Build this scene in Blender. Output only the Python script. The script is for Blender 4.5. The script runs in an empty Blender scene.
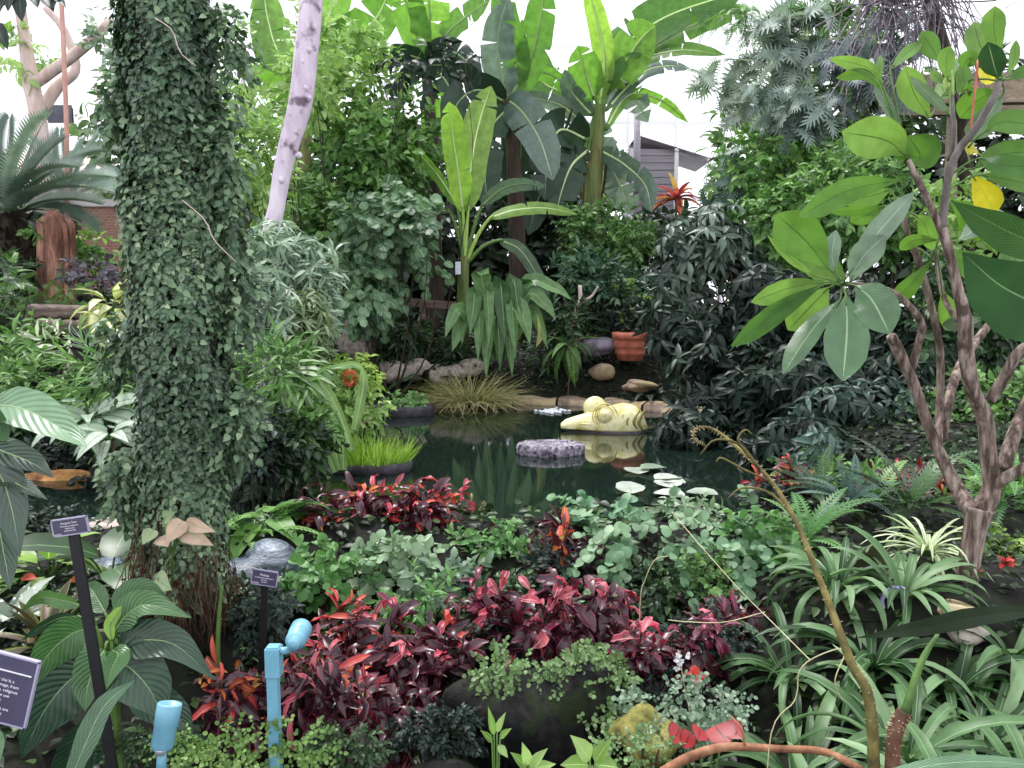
import bpy, math, numpy as np
from mathutils import Vector
F = 830.0; EYE = 1.7; PITCH = math.atan(84/830.0)
COL = bpy.context.scene.collection
UP = np.array((0, 0, 1.0))
def P(px, py, Y):
    """world point at distance Y ahead of the viewpoint that is seen at this place of the photograph"""
    r = (px-512)/F; u = (384-py)/F
    dy = math.cos(PITCH)+u*math.sin(PITCH); dz = -math.sin(PITCH)+u*math.cos(PITCH)
    t = Y/dy
    return np.array((r*t, Y, EYE+dz*t))
def nz(v):
    v = np.asarray(v, float); return v/np.maximum(np.linalg.norm(v, axis=-1, keepdims=True), 1e-9)
def hx(h):
    c = [int(h[i:i+2], 16)/255 for i in (0, 2, 4)]
    return tuple(x/12.92 if x <= .04045 else ((x+.055)/1.055)**2.4 for x in c)+(1,)
def sm(t):
    t = np.clip(t, 0, 1); return t*t*(3-2*t)

# ---------------------------------------------------------------- ground shape
WATER = 0.10
def pond_d(x, y):
    a = np.sqrt(((x-.25)/2.75)**2+((y-9.3)/3.3)**2)-1
    b = np.sqrt(((x+3.2)/3.4)**2+((y-6.55)/.85)**2)-1
    return np.minimum(a*2.6, b*.85)
def ground(x, y):
    x = np.asarray(x, float); y = np.asarray(y, float)
    h = .12+0*x
    lx = sm((-x-1.9)/1.6)
    h = h+lx*(sm((y-7.4)/.9)*.85+sm((y-9.3)/2.4)*.8)
    h = h+(1-lx)*(sm((y-12.75)/.9)*.5+sm((y-13.5)/3)*.4)
    h = h+sm((x-2.4)/1.6)*sm((y-5.2)/2.2)*.4
    h = h-.12*sm((4.6-y)/1.2)
    h = h-.52*sm((x+2.0)/.7)*sm((1.75-x)/.6)*sm((5.3-y)/1.1)
    h = h-.3*sm((x-1.3)/.6)*sm((4.3-y)/.5)
    h = h+.1*np.exp(-((y-5.5)/.3)**2)
    h = h+.05*np.sin(x*2.1+y*1.3)*np.sin(y*1.7-x)
    d = pond_d(x, y)
    return np.where(True, (h)*sm((d+.05)/.35+.0)+(-.45)*(1-sm((d+.05)/.35)), h)
def G(px, py, Y):
    p = P(px, py, Y); p[2] = float(ground(p[0], p[1])); return p

# ---------------------------------------------------------------- materials
class NT:
    def __init__(s, name):
        s.m = bpy.data.materials.new(name); s.m.use_nodes = True
        s.t = s.m.node_tree; s.t.nodes.clear()
    def n(s, typ, **kw):
        nd = s.t.nodes.new(typ)
        for k, v in kw.items():
            if k.startswith('i_'): nd.inputs[k[2:].replace('_', ' ')].default_value = v
            else: setattr(nd, k, v)
        return nd
    def l(s, a, b): s.t.links.new(a, b)
    def math(s, op, a, b=None, c=None):
        nd = s.t.nodes.new('ShaderNodeMath'); nd.operation = op
        for i, v in enumerate((a, b, c)):
            if v is None: continue
            if isinstance(v, (int, float)): nd.inputs[i].default_value = v
            else: s.l(v, nd.inputs[i])
        return nd.outputs[0]
    def ramp(s, fac, stops):
        nd = s.t.nodes.new('ShaderNodeValToRGB'); e = nd.color_ramp.elements
        while len(e) > 1: e.remove(e[-1])
        e[0].position = stops[0][0]; e[0].color = stops[0][1]
        for p, c in stops[1:]:
            x = e.new(p); x.color = c
        s.l(fac, nd.inputs[0]); return nd.outputs[0]
    def mix(s, fac, a, b, mode='MIX'):
        nd = s.t.nodes.new('ShaderNodeMix'); nd.data_type = 'RGBA'; nd.blend_type = mode
        for i, v in ((0, fac), (6, a), (7, b)):
            if isinstance(v, (int, float, tuple)): nd.inputs[i].default_value = v
            else: s.l(v, nd.inputs[i])
        return nd.outputs[2]
MATS = {}
def leafmat(name, cols, vein=None, vw=.06, edge=None, ew=.75, rough=.42, trans=.3, side=0, spec=.3, spots=None, tip=None, k=22, tcol=None):
    if name in MATS: return MATS[name]
    T = NT(name)
    at = T.n('ShaderNodeAttribute', attribute_name='lf')
    sp = T.n('ShaderNodeSeparateColor'); T.l(at.outputs['Color'], sp.inputs[0])
    u, v, r = sp.outputs[0], sp.outputs[1], sp.outputs[2]
    n = len(cols)
    c = T.ramp(r, [(i/(n-1) if n > 1 else 0, hx(x)) for i, x in enumerate(cols)])
    tc = T.n('ShaderNodeTexCoord')
    nse = T.n('ShaderNodeTexNoise', i_Scale=9.0, i_Detail=3.0); T.l(tc.outputs['Object'], nse.inputs['Vector'])
    c = T.mix(.55, c, T.ramp(nse.outputs[0], [(.3, (.36, .36, .36, 1)), (.7, (1.15, 1.15, 1.12, 1))]), 'MULTIPLY')
    au = T.math('MULTIPLY', T.math('ABSOLUTE', T.math('SUBTRACT', u, .5)), 2.0)
    if spots:
        n2 = T.n('ShaderNodeTexNoise', i_Scale=spots[1], i_Detail=2.0); T.l(tc.outputs['Object'], n2.inputs['Vector'])
        c = T.mix(T.ramp(n2.outputs[0], [(spots[2]-.04, (0, 0, 0, 1)), (spots[2]+.04, (1, 1, 1, 1))]), c, hx(spots[0]))
    if edge: c = T.mix(T.ramp(au, [(ew-.12, (0, 0, 0, 1)), (ew+.12, (1, 1, 1, 1))]), c, hx(edge))
    if tip: c = T.mix(T.ramp(v, [(.55, (0, 0, 0, 1)), (1, (1, 1, 1, 1))]), c, hx(tip))
    bump = None
    if side:
        ph = T.math('SUBTRACT', T.math('MULTIPLY', v, float(k)), T.math('MULTIPLY', au, k*.28))
        w = T.math('ABSOLUTE', T.math('SUBTRACT', T.math('FRACT', ph), .5))
        sv = T.ramp(w, [(.0, (1, 1, 1, 1)), (.16, (0, 0, 0, 1))])
        c = T.mix(T.math('MULTIPLY', sv, side), c, hx(vein) if vein else (.5, .6, .35, 1))
        bump = T.n('ShaderNodeBump', i_Strength=.35, i_Distance=.01); T.l(w, bump.inputs['Height'])
    if vein: c = T.mix(T.ramp(au, [(vw*.5, (1, 1, 1, 1)), (vw*1.5, (0, 0, 0, 1))]), c, hx(vein))
    pb = T.n('ShaderNodeBsdfPrincipled', i_Roughness=rough)
    pb.inputs['Specular IOR Level'].default_value = spec
    T.l(c, pb.inputs['Base Color'])
    if bump: T.l(bump.outputs[0], pb.inputs['Normal'])
    tr = T.n('ShaderNodeBsdfTranslucent')
    T.l(T.mix(1.0, c, hx(tcol or 'eefccc'), 'MULTIPLY') , tr.inputs['Color'])
    mx = T.n('ShaderNodeMixShader'); mx.inputs[0].default_value = trans
    T.l(pb.outputs[0], mx.inputs[1]); T.l(tr.outputs[0], mx.inputs[2])
    o = T.n('ShaderNodeOutputMaterial'); T.l(mx.outputs[0], o.inputs[0])
    MATS[name] = T.m; return T.m
def solid(name, cols, scale=6.0, rough=.8, stretch=(1, 1, 1), bump=.4, detail=6.0, spec=.3, lo=.35, hi=.65, spots=None, metal=0):
    if name in MATS: return MATS[name]
    T = NT(name)
    tc = T.n('ShaderNodeTexCoord'); mp = T.n('ShaderNodeMapping'); mp.inputs['Scale'].default_value = stretch
    T.l(tc.outputs['Object'], mp.inputs[0])
    ns = T.n('ShaderNodeTexNoise', i_Scale=scale, i_Detail=detail, i_Roughness=.65); T.l(mp.outputs[0], ns.inputs['Vector'])
    n = len(cols)
    c = T.ramp(ns.outputs[0], [(lo+(hi-lo)*i/max(n-1, 1), hx(x)) for i, x in enumerate(cols)])
    if spots:
        n2 = T.n('ShaderNodeTexNoise', i_Scale=spots[1], i_Detail=4.0); T.l(tc.outputs['Object'], n2.inputs['Vector'])
        c = T.mix(T.ramp(n2.outputs[0], [(spots[2]-.05, (0, 0, 0, 1)), (spots[2]+.05, (1, 1, 1, 1))]), c, hx(spots[0]))
    pb = T.n('ShaderNodeBsdfPrincipled', i_Roughness=rough, i_Metallic=float(metal))
    pb.inputs['Specular IOR Level'].default_value = spec
    T.l(c, pb.inputs['Base Color'])
    if bump:
        b = T.n('ShaderNodeBump', i_Strength=bump, i_Distance=.02); T.l(ns.outputs[0], b.inputs['Height']); T.l(b.outputs[0], pb.inputs['Normal'])
    o = T.n('ShaderNodeOutputMaterial'); T.l(pb.outputs[0], o.inputs[0])
    MATS[name] = T.m; return T.m

# ---------------------------------------------------------------- mesh builder
class M:
    def __init__(s): s.V = []; s.L = []; s.T = []; s.U = []; s.I = []; s.nv = 0
    def add(s, V, loops, tot, lf, mi=0):
        V = np.asarray(V, float).reshape(-1, 3)
        s.V.append(V); s.L.append(np.asarray(loops, np.int64)+s.nv); s.T.append(np.asarray(tot, np.int64))
        s.U.append(np.asarray(lf, float).reshape(-1, 3)); s.I.append(np.full(len(tot), mi)); s.nv += len(V)
    def grid(s, V, closed=False, lf=None, mi=0, rnd=.5):
        a, b = V.shape[:2]
        i = np.arange(a-1)[:, None]; j = np.arange(b if closed else b-1)[None]
        q = np.stack([i*b+j, i*b+(j+1) % b, (i+1)*b+(j+1) % b, (i+1)*b+j], -1).reshape(-1, 4)
        if lf is None:
            lf = np.zeros((a, b, 3)); lf[..., 0] = np.linspace(0, 1, b)[None]; lf[..., 1] = np.linspace(0, 1, a)[:, None]; lf[..., 2] = rnd
        s.add(V, q.ravel(), np.full(len(q), 4), lf, mi)
    def tube(s, pts, rad, n=8, mi=0, rnd=.5, cap=True, k=0):
        pts = np.asarray(pts, float)
        if k: 
            rad = np.interp(np.linspace(0, 1, k), np.linspace(0, 1, len(pts)), np.broadcast_to(rad, len(pts))); pts = smooth(pts, k)
        rad = np.broadcast_to(np.asarray(rad, float), len(pts))
        t = nz(np.gradient(pts, axis=0)); a = np.array((1.0, 0, 0)) if abs(t[0][0]) < .8 else np.array((0, 1.0, 0))
        R = []
        for i in range(len(pts)):
            a = nz(a-t[i]*np.dot(a, t[i])); b = np.cross(t[i], a); th = np.linspace(0, 2*np.pi, n, endpoint=False)
            R.append(pts[i]+rad[i]*(np.cos(th)[:, None]*a+np.sin(th)[:, None]*b))
        if cap: R = [np.repeat(pts[:1], n, 0)]+R+[np.repeat(pts[-1:], n, 0)]
        s.grid(np.array(R), True, mi=mi, rnd=rnd)
    def box(s, c, size, ax=None, mi=0, bev=0):
        c = np.asarray(c, float); hx_, hy, hz = np.asarray(size, float)/2
        ax = np.eye(3) if ax is None else np.asarray(ax, float)
        V = np.array([(i*hx_, j*hy, k*hz) for i in (-1, 1) for j in (-1, 1) for k in (-1, 1)])@ax+c
        q = [0, 1, 3, 2, 4, 6, 7, 5, 0, 4, 5, 1, 2, 3, 7, 6, 0, 2, 6, 4, 1, 5, 7, 3]
        s.add(V, q, [4]*6, np.full((8, 3), .5), mi)
    def lathe(s, prof, c, axis=(0, 0, 1), n=24, mi=0):
        ax = nz(axis); a = nz(np.cross(ax, (0, 1, .01) if abs(ax[1]) < .9 else (1, 0, 0))); b = np.cross(ax, a); th = np.linspace(0, 2*np.pi, n, endpoint=False)
        s.grid(np.array([np.asarray(c)+ax*z+r*(np.cos(th)[:, None]*a+np.sin(th)[:, None]*b) for r, z in prof]), True, mi=mi)
    def blob(s, c, r, seed=0, amp=.18, n=18, mi=0, flat=None, freq=1.0):
        g = np.random.default_rng(seed); th = np.linspace(0, np.pi, n)[:, None]; ph = np.linspace(0, 2*np.pi, 2*n, endpoint=False)[None]
        d = np.stack([np.sin(th)*np.cos(ph), np.sin(th)*np.sin(ph), np.cos(th)+0*ph], -1)
        f = np.ones(d.shape[:2])
        for _ in range(7):
            w = g.normal(0, 2.2*freq, 3); f += amp/2.2*np.sin(d@w+g.uniform(0, 6))
        V = d*f[..., None]*np.asarray(r)+np.asarray(c)
        if flat is not None: V[..., 2] = np.maximum(V[..., 2], flat)
        s.grid(V, True, mi=mi)
    def build(s, name, mats, parent=None, smooth_=True, off=None, label=None):
        V = np.concatenate(s.V); L = np.concatenate(s.L); T = np.concatenate(s.T)
        me = bpy.data.meshes.new(name)
        if parent is not None and off is None: off = np.array(parent.get('_o', (0, 0, 0)))
        if off is not None: V = V-np.asarray(off)
        me.vertices.add(len(V)); me.vertices.foreach_set('co', V.ravel().astype(np.float32))
        me.loops.add(len(L)); me.loops.foreach_set('vertex_index', L.astype(np.int32))
        me.polygons.add(len(T)); me.polygons.foreach_set('loop_start', np.concatenate([[0], np.cumsum(T)[:-1]]).astype(np.int32))
        me.polygons.foreach_set('material_index', np.concatenate(s.I).astype(np.int32))
        me.polygons.foreach_set('use_smooth', np.full(len(T), bool(smooth_)))
        at = me.attributes.new('lf', 'FLOAT_COLOR', 'POINT')
        U = np.concatenate(s.U); at.data.foreach_set('color', np.concatenate([U, np.ones((len(U), 1))], 1).ravel().astype(np.float32))
        for m in (mats if isinstance(mats, (list, tuple)) else [mats]): me.materials.append(m)
        me.update(calc_edges=True); me.validate()
        o = bpy.data.objects.new(name, me); COL.objects.link(o)
        if parent is not None: o.parent = parent
        if label: o['label'] = label
        return o
def smooth(pts, k):
    pts = np.asarray(pts, float); n = len(pts)
    if n < 3:
        return pts[0]+(pts[-1]-pts[0])*np.linspace(0, 1, k)[:, None]
    e = np.vstack([2*pts[0]-pts[1], pts, 2*pts[-1]-pts[-2]]); out = []
    for t in np.linspace(0, n-1, k):
        i = min(int(t), n-2); f = t-i; a, b, c, d = e[i:i+4]
        out.append(.5*((2*b)+(c-a)*f+(2*a-5*b+4*c-d)*f*f+(3*b-a-3*c+d)*f**3))
    return np.array(out)
def thing(name, label, cat, loc, group=None):
    o = bpy.data.objects.new(name, None); COL.objects.link(o); o.location = [float(x) for x in loc]
    o.empty_display_size = .1; o['label'] = label; o['category'] = cat
    if group: o['group'] = group
    OFF[o.name] = np.array(loc, float); o['_o'] = [float(x) for x in loc]
    return o
OFF = {}
def tag(o, label, cat, group=None):
    o['label'] = label; o['category'] = cat
    if group: o['group'] = group
    return o
def struct(o): o['kind'] = 'structure'; return o

# ---------------------------------------------------------------- leaf shapes
class T_: pass
def tmpl(prof, fold=.18, segs=None, cols=(-1, 0, 1), wavy=0):
    t = np.array([p[0] for p in prof]); w = np.array([p[1] for p in prof])
    if segs: tt = np.linspace(0, 1, segs+1); w = np.interp(tt, t, w); t = tt
    c = np.array(cols, float); k = len(c)
    V = np.zeros((len(t), k, 3)); V[..., 0] = c[None]*w[:, None]; V[..., 1] = t[:, None]; V[..., 2] = np.abs(c)[None]*w[:, None]*fold*2
    if wavy: V[..., 2] += wavy*np.sin(t*17)[:, None]*np.abs(c)[None]*np.sign(c+.01)[None]
    lf = np.zeros((len(t), k, 2)); lf[..., 0] = c*.5+.5; lf[..., 1] = t[:, None]
    i = np.arange(len(t)-1)[:, None]; j = np.arange(k-1)[None]
    q = np.stack([i*k+j, i*k+j+1, (i+1)*k+j+1, (i+1)*k+j], -1).reshape(-1, 4)
    o = T_(); o.v = V.reshape(-1, 3); o.lf = lf.reshape(-1, 2); o.q = q; return o
def joined(ts):
    o = T_(); o.v = np.concatenate([t.v for t in ts]); o.lf = np.concatenate([t.lf for t in ts]); k = 0; q = []
    for t in ts: q.append(t.q+k); k += len(t.v)
    o.q = np.concatenate(q); return o
def sub(t, base, ang, ln, wd, lift=0):
    """copy of a leaf shape as a leaflet: base on the plane, turned by ang from the main axis"""
    o = T_(); d = np.array((math.sin(ang), math.cos(ang), lift)); s = np.array((math.cos(ang), -math.sin(ang), 0))
    o.v = np.array(base)+t.v[:, 1:2]*ln*d+t.v[:, :1]*wd*s+t.v[:, 2:]*wd*np.array((0, 0, 1)); o.lf = t.lf; o.q = t.q; return o
LEAF = {}
LEAF['ovate'] = tmpl([(0, .02), (.12, .3), (.32, .5), (.6, .4), (.85, .15), (1, .0)])
LEAF['lance'] = tmpl([(0, .03), (.25, .42), (.5, .5), (.8, .26), (1, 0)])
LEAF['strap'] = tmpl([(0, .32), (.3, .48), (.6, .5), (.85, .32), (1, .02)], fold=.25, segs=8)
LEAF['blade'] = tmpl([(0, .5), (.5, .4), (1, .02)], fold=.2, segs=5)
LEAF['round'] = tmpl([(0, .1), (.15, .42), (.45, .52), (.75, .42), (.95, .16), (1, .03)], fold=.08)
LEAF['heart'] = tmpl([(-.18, .26), (-.02, .44), (.18, .5), (.45, .4), (.75, .18), (1, 0)], fold=.1)
LEAF['small'] = tmpl([(0, .05), (.4, .5), (1, 0)], fold=.15)
LEAF['paddle'] = tmpl([(0, .04), (.15, .14), (.4, .4), (.65, .5), (.85, .4), (.95, .2), (1, .03)], fold=.12, segs=9)
LEAF['croton'] = tmpl([(0, .05), (.2, .36), (.5, .5), (.8, .36), (1, .02)], fold=.3, segs=6, wavy=.1)
LEAF['broad'] = tmpl([(0, .06), (.1, .25), (.3, .47), (.5, .5), (.75, .34), (.92, .12), (1, .0)], fold=.16, segs=10, cols=(-1, -.5, 0, .5, 1), wavy=.03)
LEAF['long'] = tmpl([(0, .08), (.12, .3), (.35, .5), (.65, .46), (.85, .26), (1, 0)], fold=.2, segs=9, cols=(-1, -.5, 0, .5, 1))
def mk_frond(n, a0, a1, lw, prof, ln='lance', fold=0):
    ts = [tmpl([(0, .5), (1, .15)], fold=0, segs=6)]; ts[0].v[:, 0] *= .035
    for i in range(n):
        t = .12+.88*(i+.5)/n; l = prof(t)
        for sg in (-1, 1): ts.append(sub(LEAF[ln], (0, t, 0), sg*(a0+(a1-a0)*t), 0, 0))
        for q, sg in ((-2, -1), (-1, 1)):
            a = sg*(a0+(a1-a0)*t); o = ts[q]; src = LEAF[ln]
            # leaflets are laid out in width units (x) and length units (y)
            o.v = np.stack([src.v[:, 1]*l*math.sin(a)*.5+src.v[:, 0]*lw*math.cos(a)*.3, t+src.v[:, 1]*l*math.cos(a)*.25-src.v[:, 0]*lw*math.sin(a), src.v[:, 1]*l*fold+0*src.v[:, 0]], -1)
    return joined(ts)
LEAF['fern'] = mk_frond(16, 1.35, .9, .07, lambda t: math.sin(min(1, (1-t)*1.15+.03)*math.pi*.5)*(.35+.65*min(1, t*4)), 'small')
LEAF['cycad'] = mk_frond(34, 1.25, .7, .05, lambda t: (1-max(0, t-.8)*3.2)*(.5+.5*min(1, t*3)), 'small', fold=.22)
LEAF['pinnate'] = mk_frond(8, 1.2, .7, .11, lambda t: .95-.35*t, 'lance', fold=-.05)
def mk_bipinnate(n, w):
    ts = [tmpl([(0, .5), (1, .15)], fold=0, segs=5)]; ts[0].v[:, 0] *= .03
    for i in range(n):
        t = .22+.78*i/n; l = .95*(1-.75*(i/n)**1.3)
        for sg in (-1, 1) if i < n-1 else (0,):
            a = sg*(1.15-.35*i/n); c, q = math.cos(a), math.sin(a); k = max(3, int(8*l+1.5))
            for j in range(k):
                u = (j+.6)/k*l
                for s2 in (-1, 1):
                    b = a+s2*1.1; o = T_(); src = LEAF['round']; ll = w*1.25*(1-.4*j/k)
                    x = u*q*.5+(src.v[:, 1]*ll*math.sin(b)+src.v[:, 0]*ll*math.cos(b))*.5; y = t+u*c*.42+(src.v[:, 1]*ll*math.cos(b)-src.v[:, 0]*ll*math.sin(b))*.42
                    o.v = np.stack([x, y, -.1*u*u+0*x], -1); o.lf = src.lf; o.q = src.q; ts.append(o)
    return joined(ts)
LEAF['maiden'] = mk_frond(11, 1.3, 1.0, .085, lambda t: 1.0-.6*t, 'round', fold=-.05)
LEAF['bipin'] = mk_bipinnate(6, .115)
def mk_fan(n, spread, w):
    return joined([sub(LEAF['lance'], (0, 0, 0), a, 1.0-.25*abs(a)/spread, w, -.1*abs(a)) for a in np.linspace(-spread, spread, n)])
LEAF['fan'] = mk_fan(13, 1.9, .1)
LEAF['lobed'] = joined([tmpl([(0, .1), (.3, .2), (.7, .16), (1, 0)], fold=.05)]+[sub(LEAF['lance'], (0, .08+.78*i/7, 0), sg*(1.9-1.35*i/7), .52-.2*abs(i/7-.35), .075, .04) for i in range(8) for sg in (-1, 1)])
LEAF['palmate'] = joined([sub(LEAF['lance'], (0, 0, 0), a, 1.0-.12*abs(a), .26) for a in np.linspace(-2.2, 2.2, 7)])
def place(m, T, pos, d, n, L, W, bend=0, rnd=None, mi=0, g=None):
    """many leaves at once: base points, directions, facing normals, lengths, widths, bend angles"""
    if isinstance(T, str): T = LEAF[T]
    pos = np.asarray(pos, float).reshape(-1, 3); N = max(len(pos), len(np.reshape(d, (-1, 3)))); pos = np.broadcast_to(pos, (N, 3))
    d = nz(np.broadcast_to(d, (N, 3))); n = np.broadcast_to(n, (N, 3))
    s = nz(np.cross(d, n)+1e-7); n = np.cross(s, d)
    L = np.broadcast_to(np.asarray(L, float), N); W = np.broadcast_to(np.asarray(W, float), N)
    a = np.broadcast_to(np.asarray(bend, float), N)[:, None]; a = np.where(np.abs(a) < 1e-3, 1e-3, a)
    x, y, z = T.v.T; th = a*y[None]
    X = pos[:, None]+s[:, None]*(x[None]*W[:, None])[..., None]
    X = X+L[:, None, None]*((np.sin(th)/a)[..., None]*d[:, None]-((1-np.cos(th))/a)[..., None]*n[:, None])
    X = X+(z[None]*W[:, None])[..., None]*(np.sin(th)[..., None]*d[:, None]+np.cos(th)[..., None]*n[:, None])
    if rnd is None: rnd = (g or np.random.default_rng(1)).uniform(0, 1, N)
    lf = np.zeros((N, len(x), 3)); lf[..., :2] = T.lf[None]; lf[..., 2] = np.broadcast_to(rnd, N)[:, None]
    k = len(x); q = (T.q[None]+(np.arange(N)*k)[:, None, None]).reshape(-1)
    m.add(X.reshape(-1, 3), q, np.full(N*len(T.q), 4), lf.reshape(-1, 3), mi)
SEED = [7]; LSC = .8; CSC = 1.35
def rng():
    SEED[0] += 1; return np.random.default_rng(SEED[0])

# ---------------------------------------------------------------- plant builders
def spray(m, g, C, R, n, kind, L, asp, mode='twig', per=6, tw=None, bend=.5, droop=.2, up=.55, clumps=14, cr=.45, mi=0, shell=.68, stemm=None, view=.35):
    """foliage over an uneven crown: twigs at many small clumps"""
    C = np.asarray(C, float); R = np.asarray(R, float)
    cd = nz(g.normal(0, 1, (clumps, 3))); cc = cd*shell*g.uniform(.55, 1.12, (clumps, 1))
    nt = max(3, int(n/per)); k = g.integers(0, clumps, nt)
    o = nz(g.normal(0, 1, (nt, 3)))*(g.uniform(0, 1, (nt, 1))**.4)*cr
    q = cc[k]+o; out = nz(q*.6+o); p = C+q*R
    tw = tw or L*1.6
    if mode == 'twig':
        d = nz(out+g.normal(0, .45, (nt, 3))+np.array((0, -view*.4, .25-droop)))
        sd = nz(np.cross(d, g.normal(0, 1, (nt, 3))+2*UP)); 
        i = np.arange(per); t = (i+.5)/per; sg = np.where(i % 2, 1, -1)
        pos = p[:, None]+d[:, None]*(t*tw)[None, :, None]-UP*(droop*tw*t**2)[None, :, None]
        ld = nz(sd[:, None]*sg[None, :, None]*(1-.6*t)[None, :, None]+d[:, None]*(.35+.8*t)[None, :, None]+g.normal(0, .22, (nt, per, 3))-UP*droop)
    else:
        pos = np.repeat((p)[:, None], per, 1)+g.normal(0, L*.06, (nt, per, 3))
        d = nz(out+np.array((0, -view*.4, .5)))
        az = np.linspace(0, 2*np.pi, per, endpoint=False)[None]+g.uniform(0, 6, (nt, 1))+g.normal(0, .25, (nt, per))
        a = nz(np.cross(d, g.normal(0, 1, (nt, 3)))); b = np.cross(d, a)
        el = g.uniform(.05, .75, (nt, per))
        ld = nz((np.cos(az)[..., None]*a[:, None]+np.sin(az)[..., None]*b[:, None])*np.cos(el)[..., None]+d[:, None]*np.sin(el)[..., None]-UP*droop)
    pos = pos.reshape(-1, 3); ld = ld.reshape(-1, 3); N = len(pos)
    nn = UP*up+np.array((0, -view, 0))+g.normal(0, .42, (N, 3))+.3*np.repeat(out, per, 0)
    l = L*g.uniform(.65, 1.15, N)
    rn = np.clip(np.repeat(g.uniform(0, 1, nt), per)*.6+g.uniform(0, .4, N), 0, 1)
    place(m, kind, pos, ld, nn, l, l*asp*g.uniform(.85, 1.15, N), g.uniform(.4, 1.4, N)*bend, rn, mi)
    return p
BARK = solid('brown bark', ['3a2f26', '5a4a3c', '6d5d4c'], 14, .85, (1, 1, .25))
DBARK = solid('dark bark', ['1c1712', '332a22', '463a2f'], 14, .9, (1, 1, .25))
GSTEM = solid('green stem', ['3c5a28', '5d7d3a'], 10, .5)
def shrub(name, label, cat, px, py, Y, rx, ry, kind, Lp, asp, mat, cov=5, dz=None, group=None, base=None, stems=5, bark=None, root=None, part='foliage', per=6, **kw):
    g = rng(); s = Y/F; C = P(px, py, Y); R = np.array((rx*s, (dz if dz else min(rx, ry)*.9)*s, ry*s))
    b = np.array(base) if base is not None else np.array((C[0], Y, 0.0))
    if base is None: b[2] = float(ground(b[0], b[1]))
    r = root or thing(name, label, cat, b, group)
    Lp = Lp*LSC; n = int(CSC*cov*math.pi*rx*ry/(.5*Lp*Lp*asp)); m = M()
    q = spray(m, g, C, R, n, kind, Lp*s, asp, per=per, **kw)
    if stems:
        k = M(); tops = q[g.integers(0, len(q), stems)]
        for t in tops:
            mid = (b*.5+t*.5)+g.normal(0, .08, 3)*np.linalg.norm(t-b)
            k.tube([b-(0, 0, .05)+g.normal(0, .03, 3)*(1, 1, 0), mid, t], [max(.008, R[2]*.018+.006), max(.006, R[2]*.012), .004], 6, k=7)
        k.build('stem', bark or DBARK, r)
    m.build(part, mat, r); return r
def addspray(r, part, px, py, Y, rx, ry, kind, Lp, asp, mat, **kw):
    return shrub(None, None, None, px, py, Y, rx, ry, kind, Lp, asp, mat, root=r, stems=0, part=part, **kw)
def rosette(name, label, cat, base, n, L, W, kind, mat, el=(1.2, .2), bend=.9, pet=0, split=True, leafname='leaf', group=None, az=(0, 2*math.pi), petmat=None, jit=.15, face=0, lab=None, root=None, rs=.01, cane=None):
    g = rng(); base = np.asarray(base, float); gb = base*(1, 1, 0)+UP*float(ground(base[0], base[1])) if cane else base
    r = root or thing(name, label, cat, gb, group); m = M(); pm = petmat or GSTEM
    if cane:
        k = M(); k.tube([gb-UP*.05, gb*.5+base*.5+(.03, 0, 0), base+UP*.02], [cane, cane*.9, cane*.7], 8, k=8); k.build('cane', BARK, r)
    for i in range(n):
        t = (i+.5)/n; a = az[0]+(az[1]-az[0])*((i*.618034) % 1)+g.normal(0, jit); e = el[0]+(el[1]-el[0])*t+g.normal(0, jit*.7)
        d = np.array((math.cos(a)*math.cos(e), math.sin(a)*math.cos(e), math.sin(e)))
        nn = UP*1.0-np.array((0, face, 0))+g.normal(0, .12, 3)-d*.2
        if abs(d[2]) > .9: nn = -np.array((d[0], d[1], 0))+np.array((0, -.3, .2))
        l = L*g.uniform(.75, 1.12); b = base+np.array((math.cos(a), math.sin(a), 0))*rs*g.uniform(.3, 1)
        if split: m = M()
        if pet:
            tip = b+d*l*pet; md = b+d*l*pet*.5+UP*l*pet*.08
            m.tube([b, md, tip], [.012*L+.003, .009*L+.002, .006*L+.0015], 5, mi=1, k=5)
            b = tip; d = nz(d+UP*(-.75*bend)); nn = UP*1.0-np.array((0, face, 0))+g.normal(0, .12, 3)
        place(m, kind, [b], [d], [nn], l, W*l/L*g.uniform(.9, 1.1), bend*g.uniform(.7, 1.3), g.uniform(0, 1, 1))
        if split: m.build(leafname, [mat, pm], r)
    if not split: m.build('foliage', [mat, pm], r)
    return r
def catw(prof, t): return np.interp(t, [p[0] for p in prof], [p[1] for p in prof])
BAN = [(0, .08), (.06, .3), (.2, .46), (.5, .5), (.78, .42), (.92, .25), (1, .02)]
PLU = [(0, .03), (.1, .12), (.35, .37), (.6, .5), (.8, .44), (.92, .24), (1, .02)]
OVA = [(0, .05), (.08, .28), (.25, .47), (.45, .5), (.7, .37), (.88, .15), (1, .0)]
LAN = [(0, .08), (.15, .3), (.4, .5), (.7, .38), (1, 0)]
STR = [(0, .4), (.2, .46), (.5, .5), (.8, .36), (1, .02)]
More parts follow.
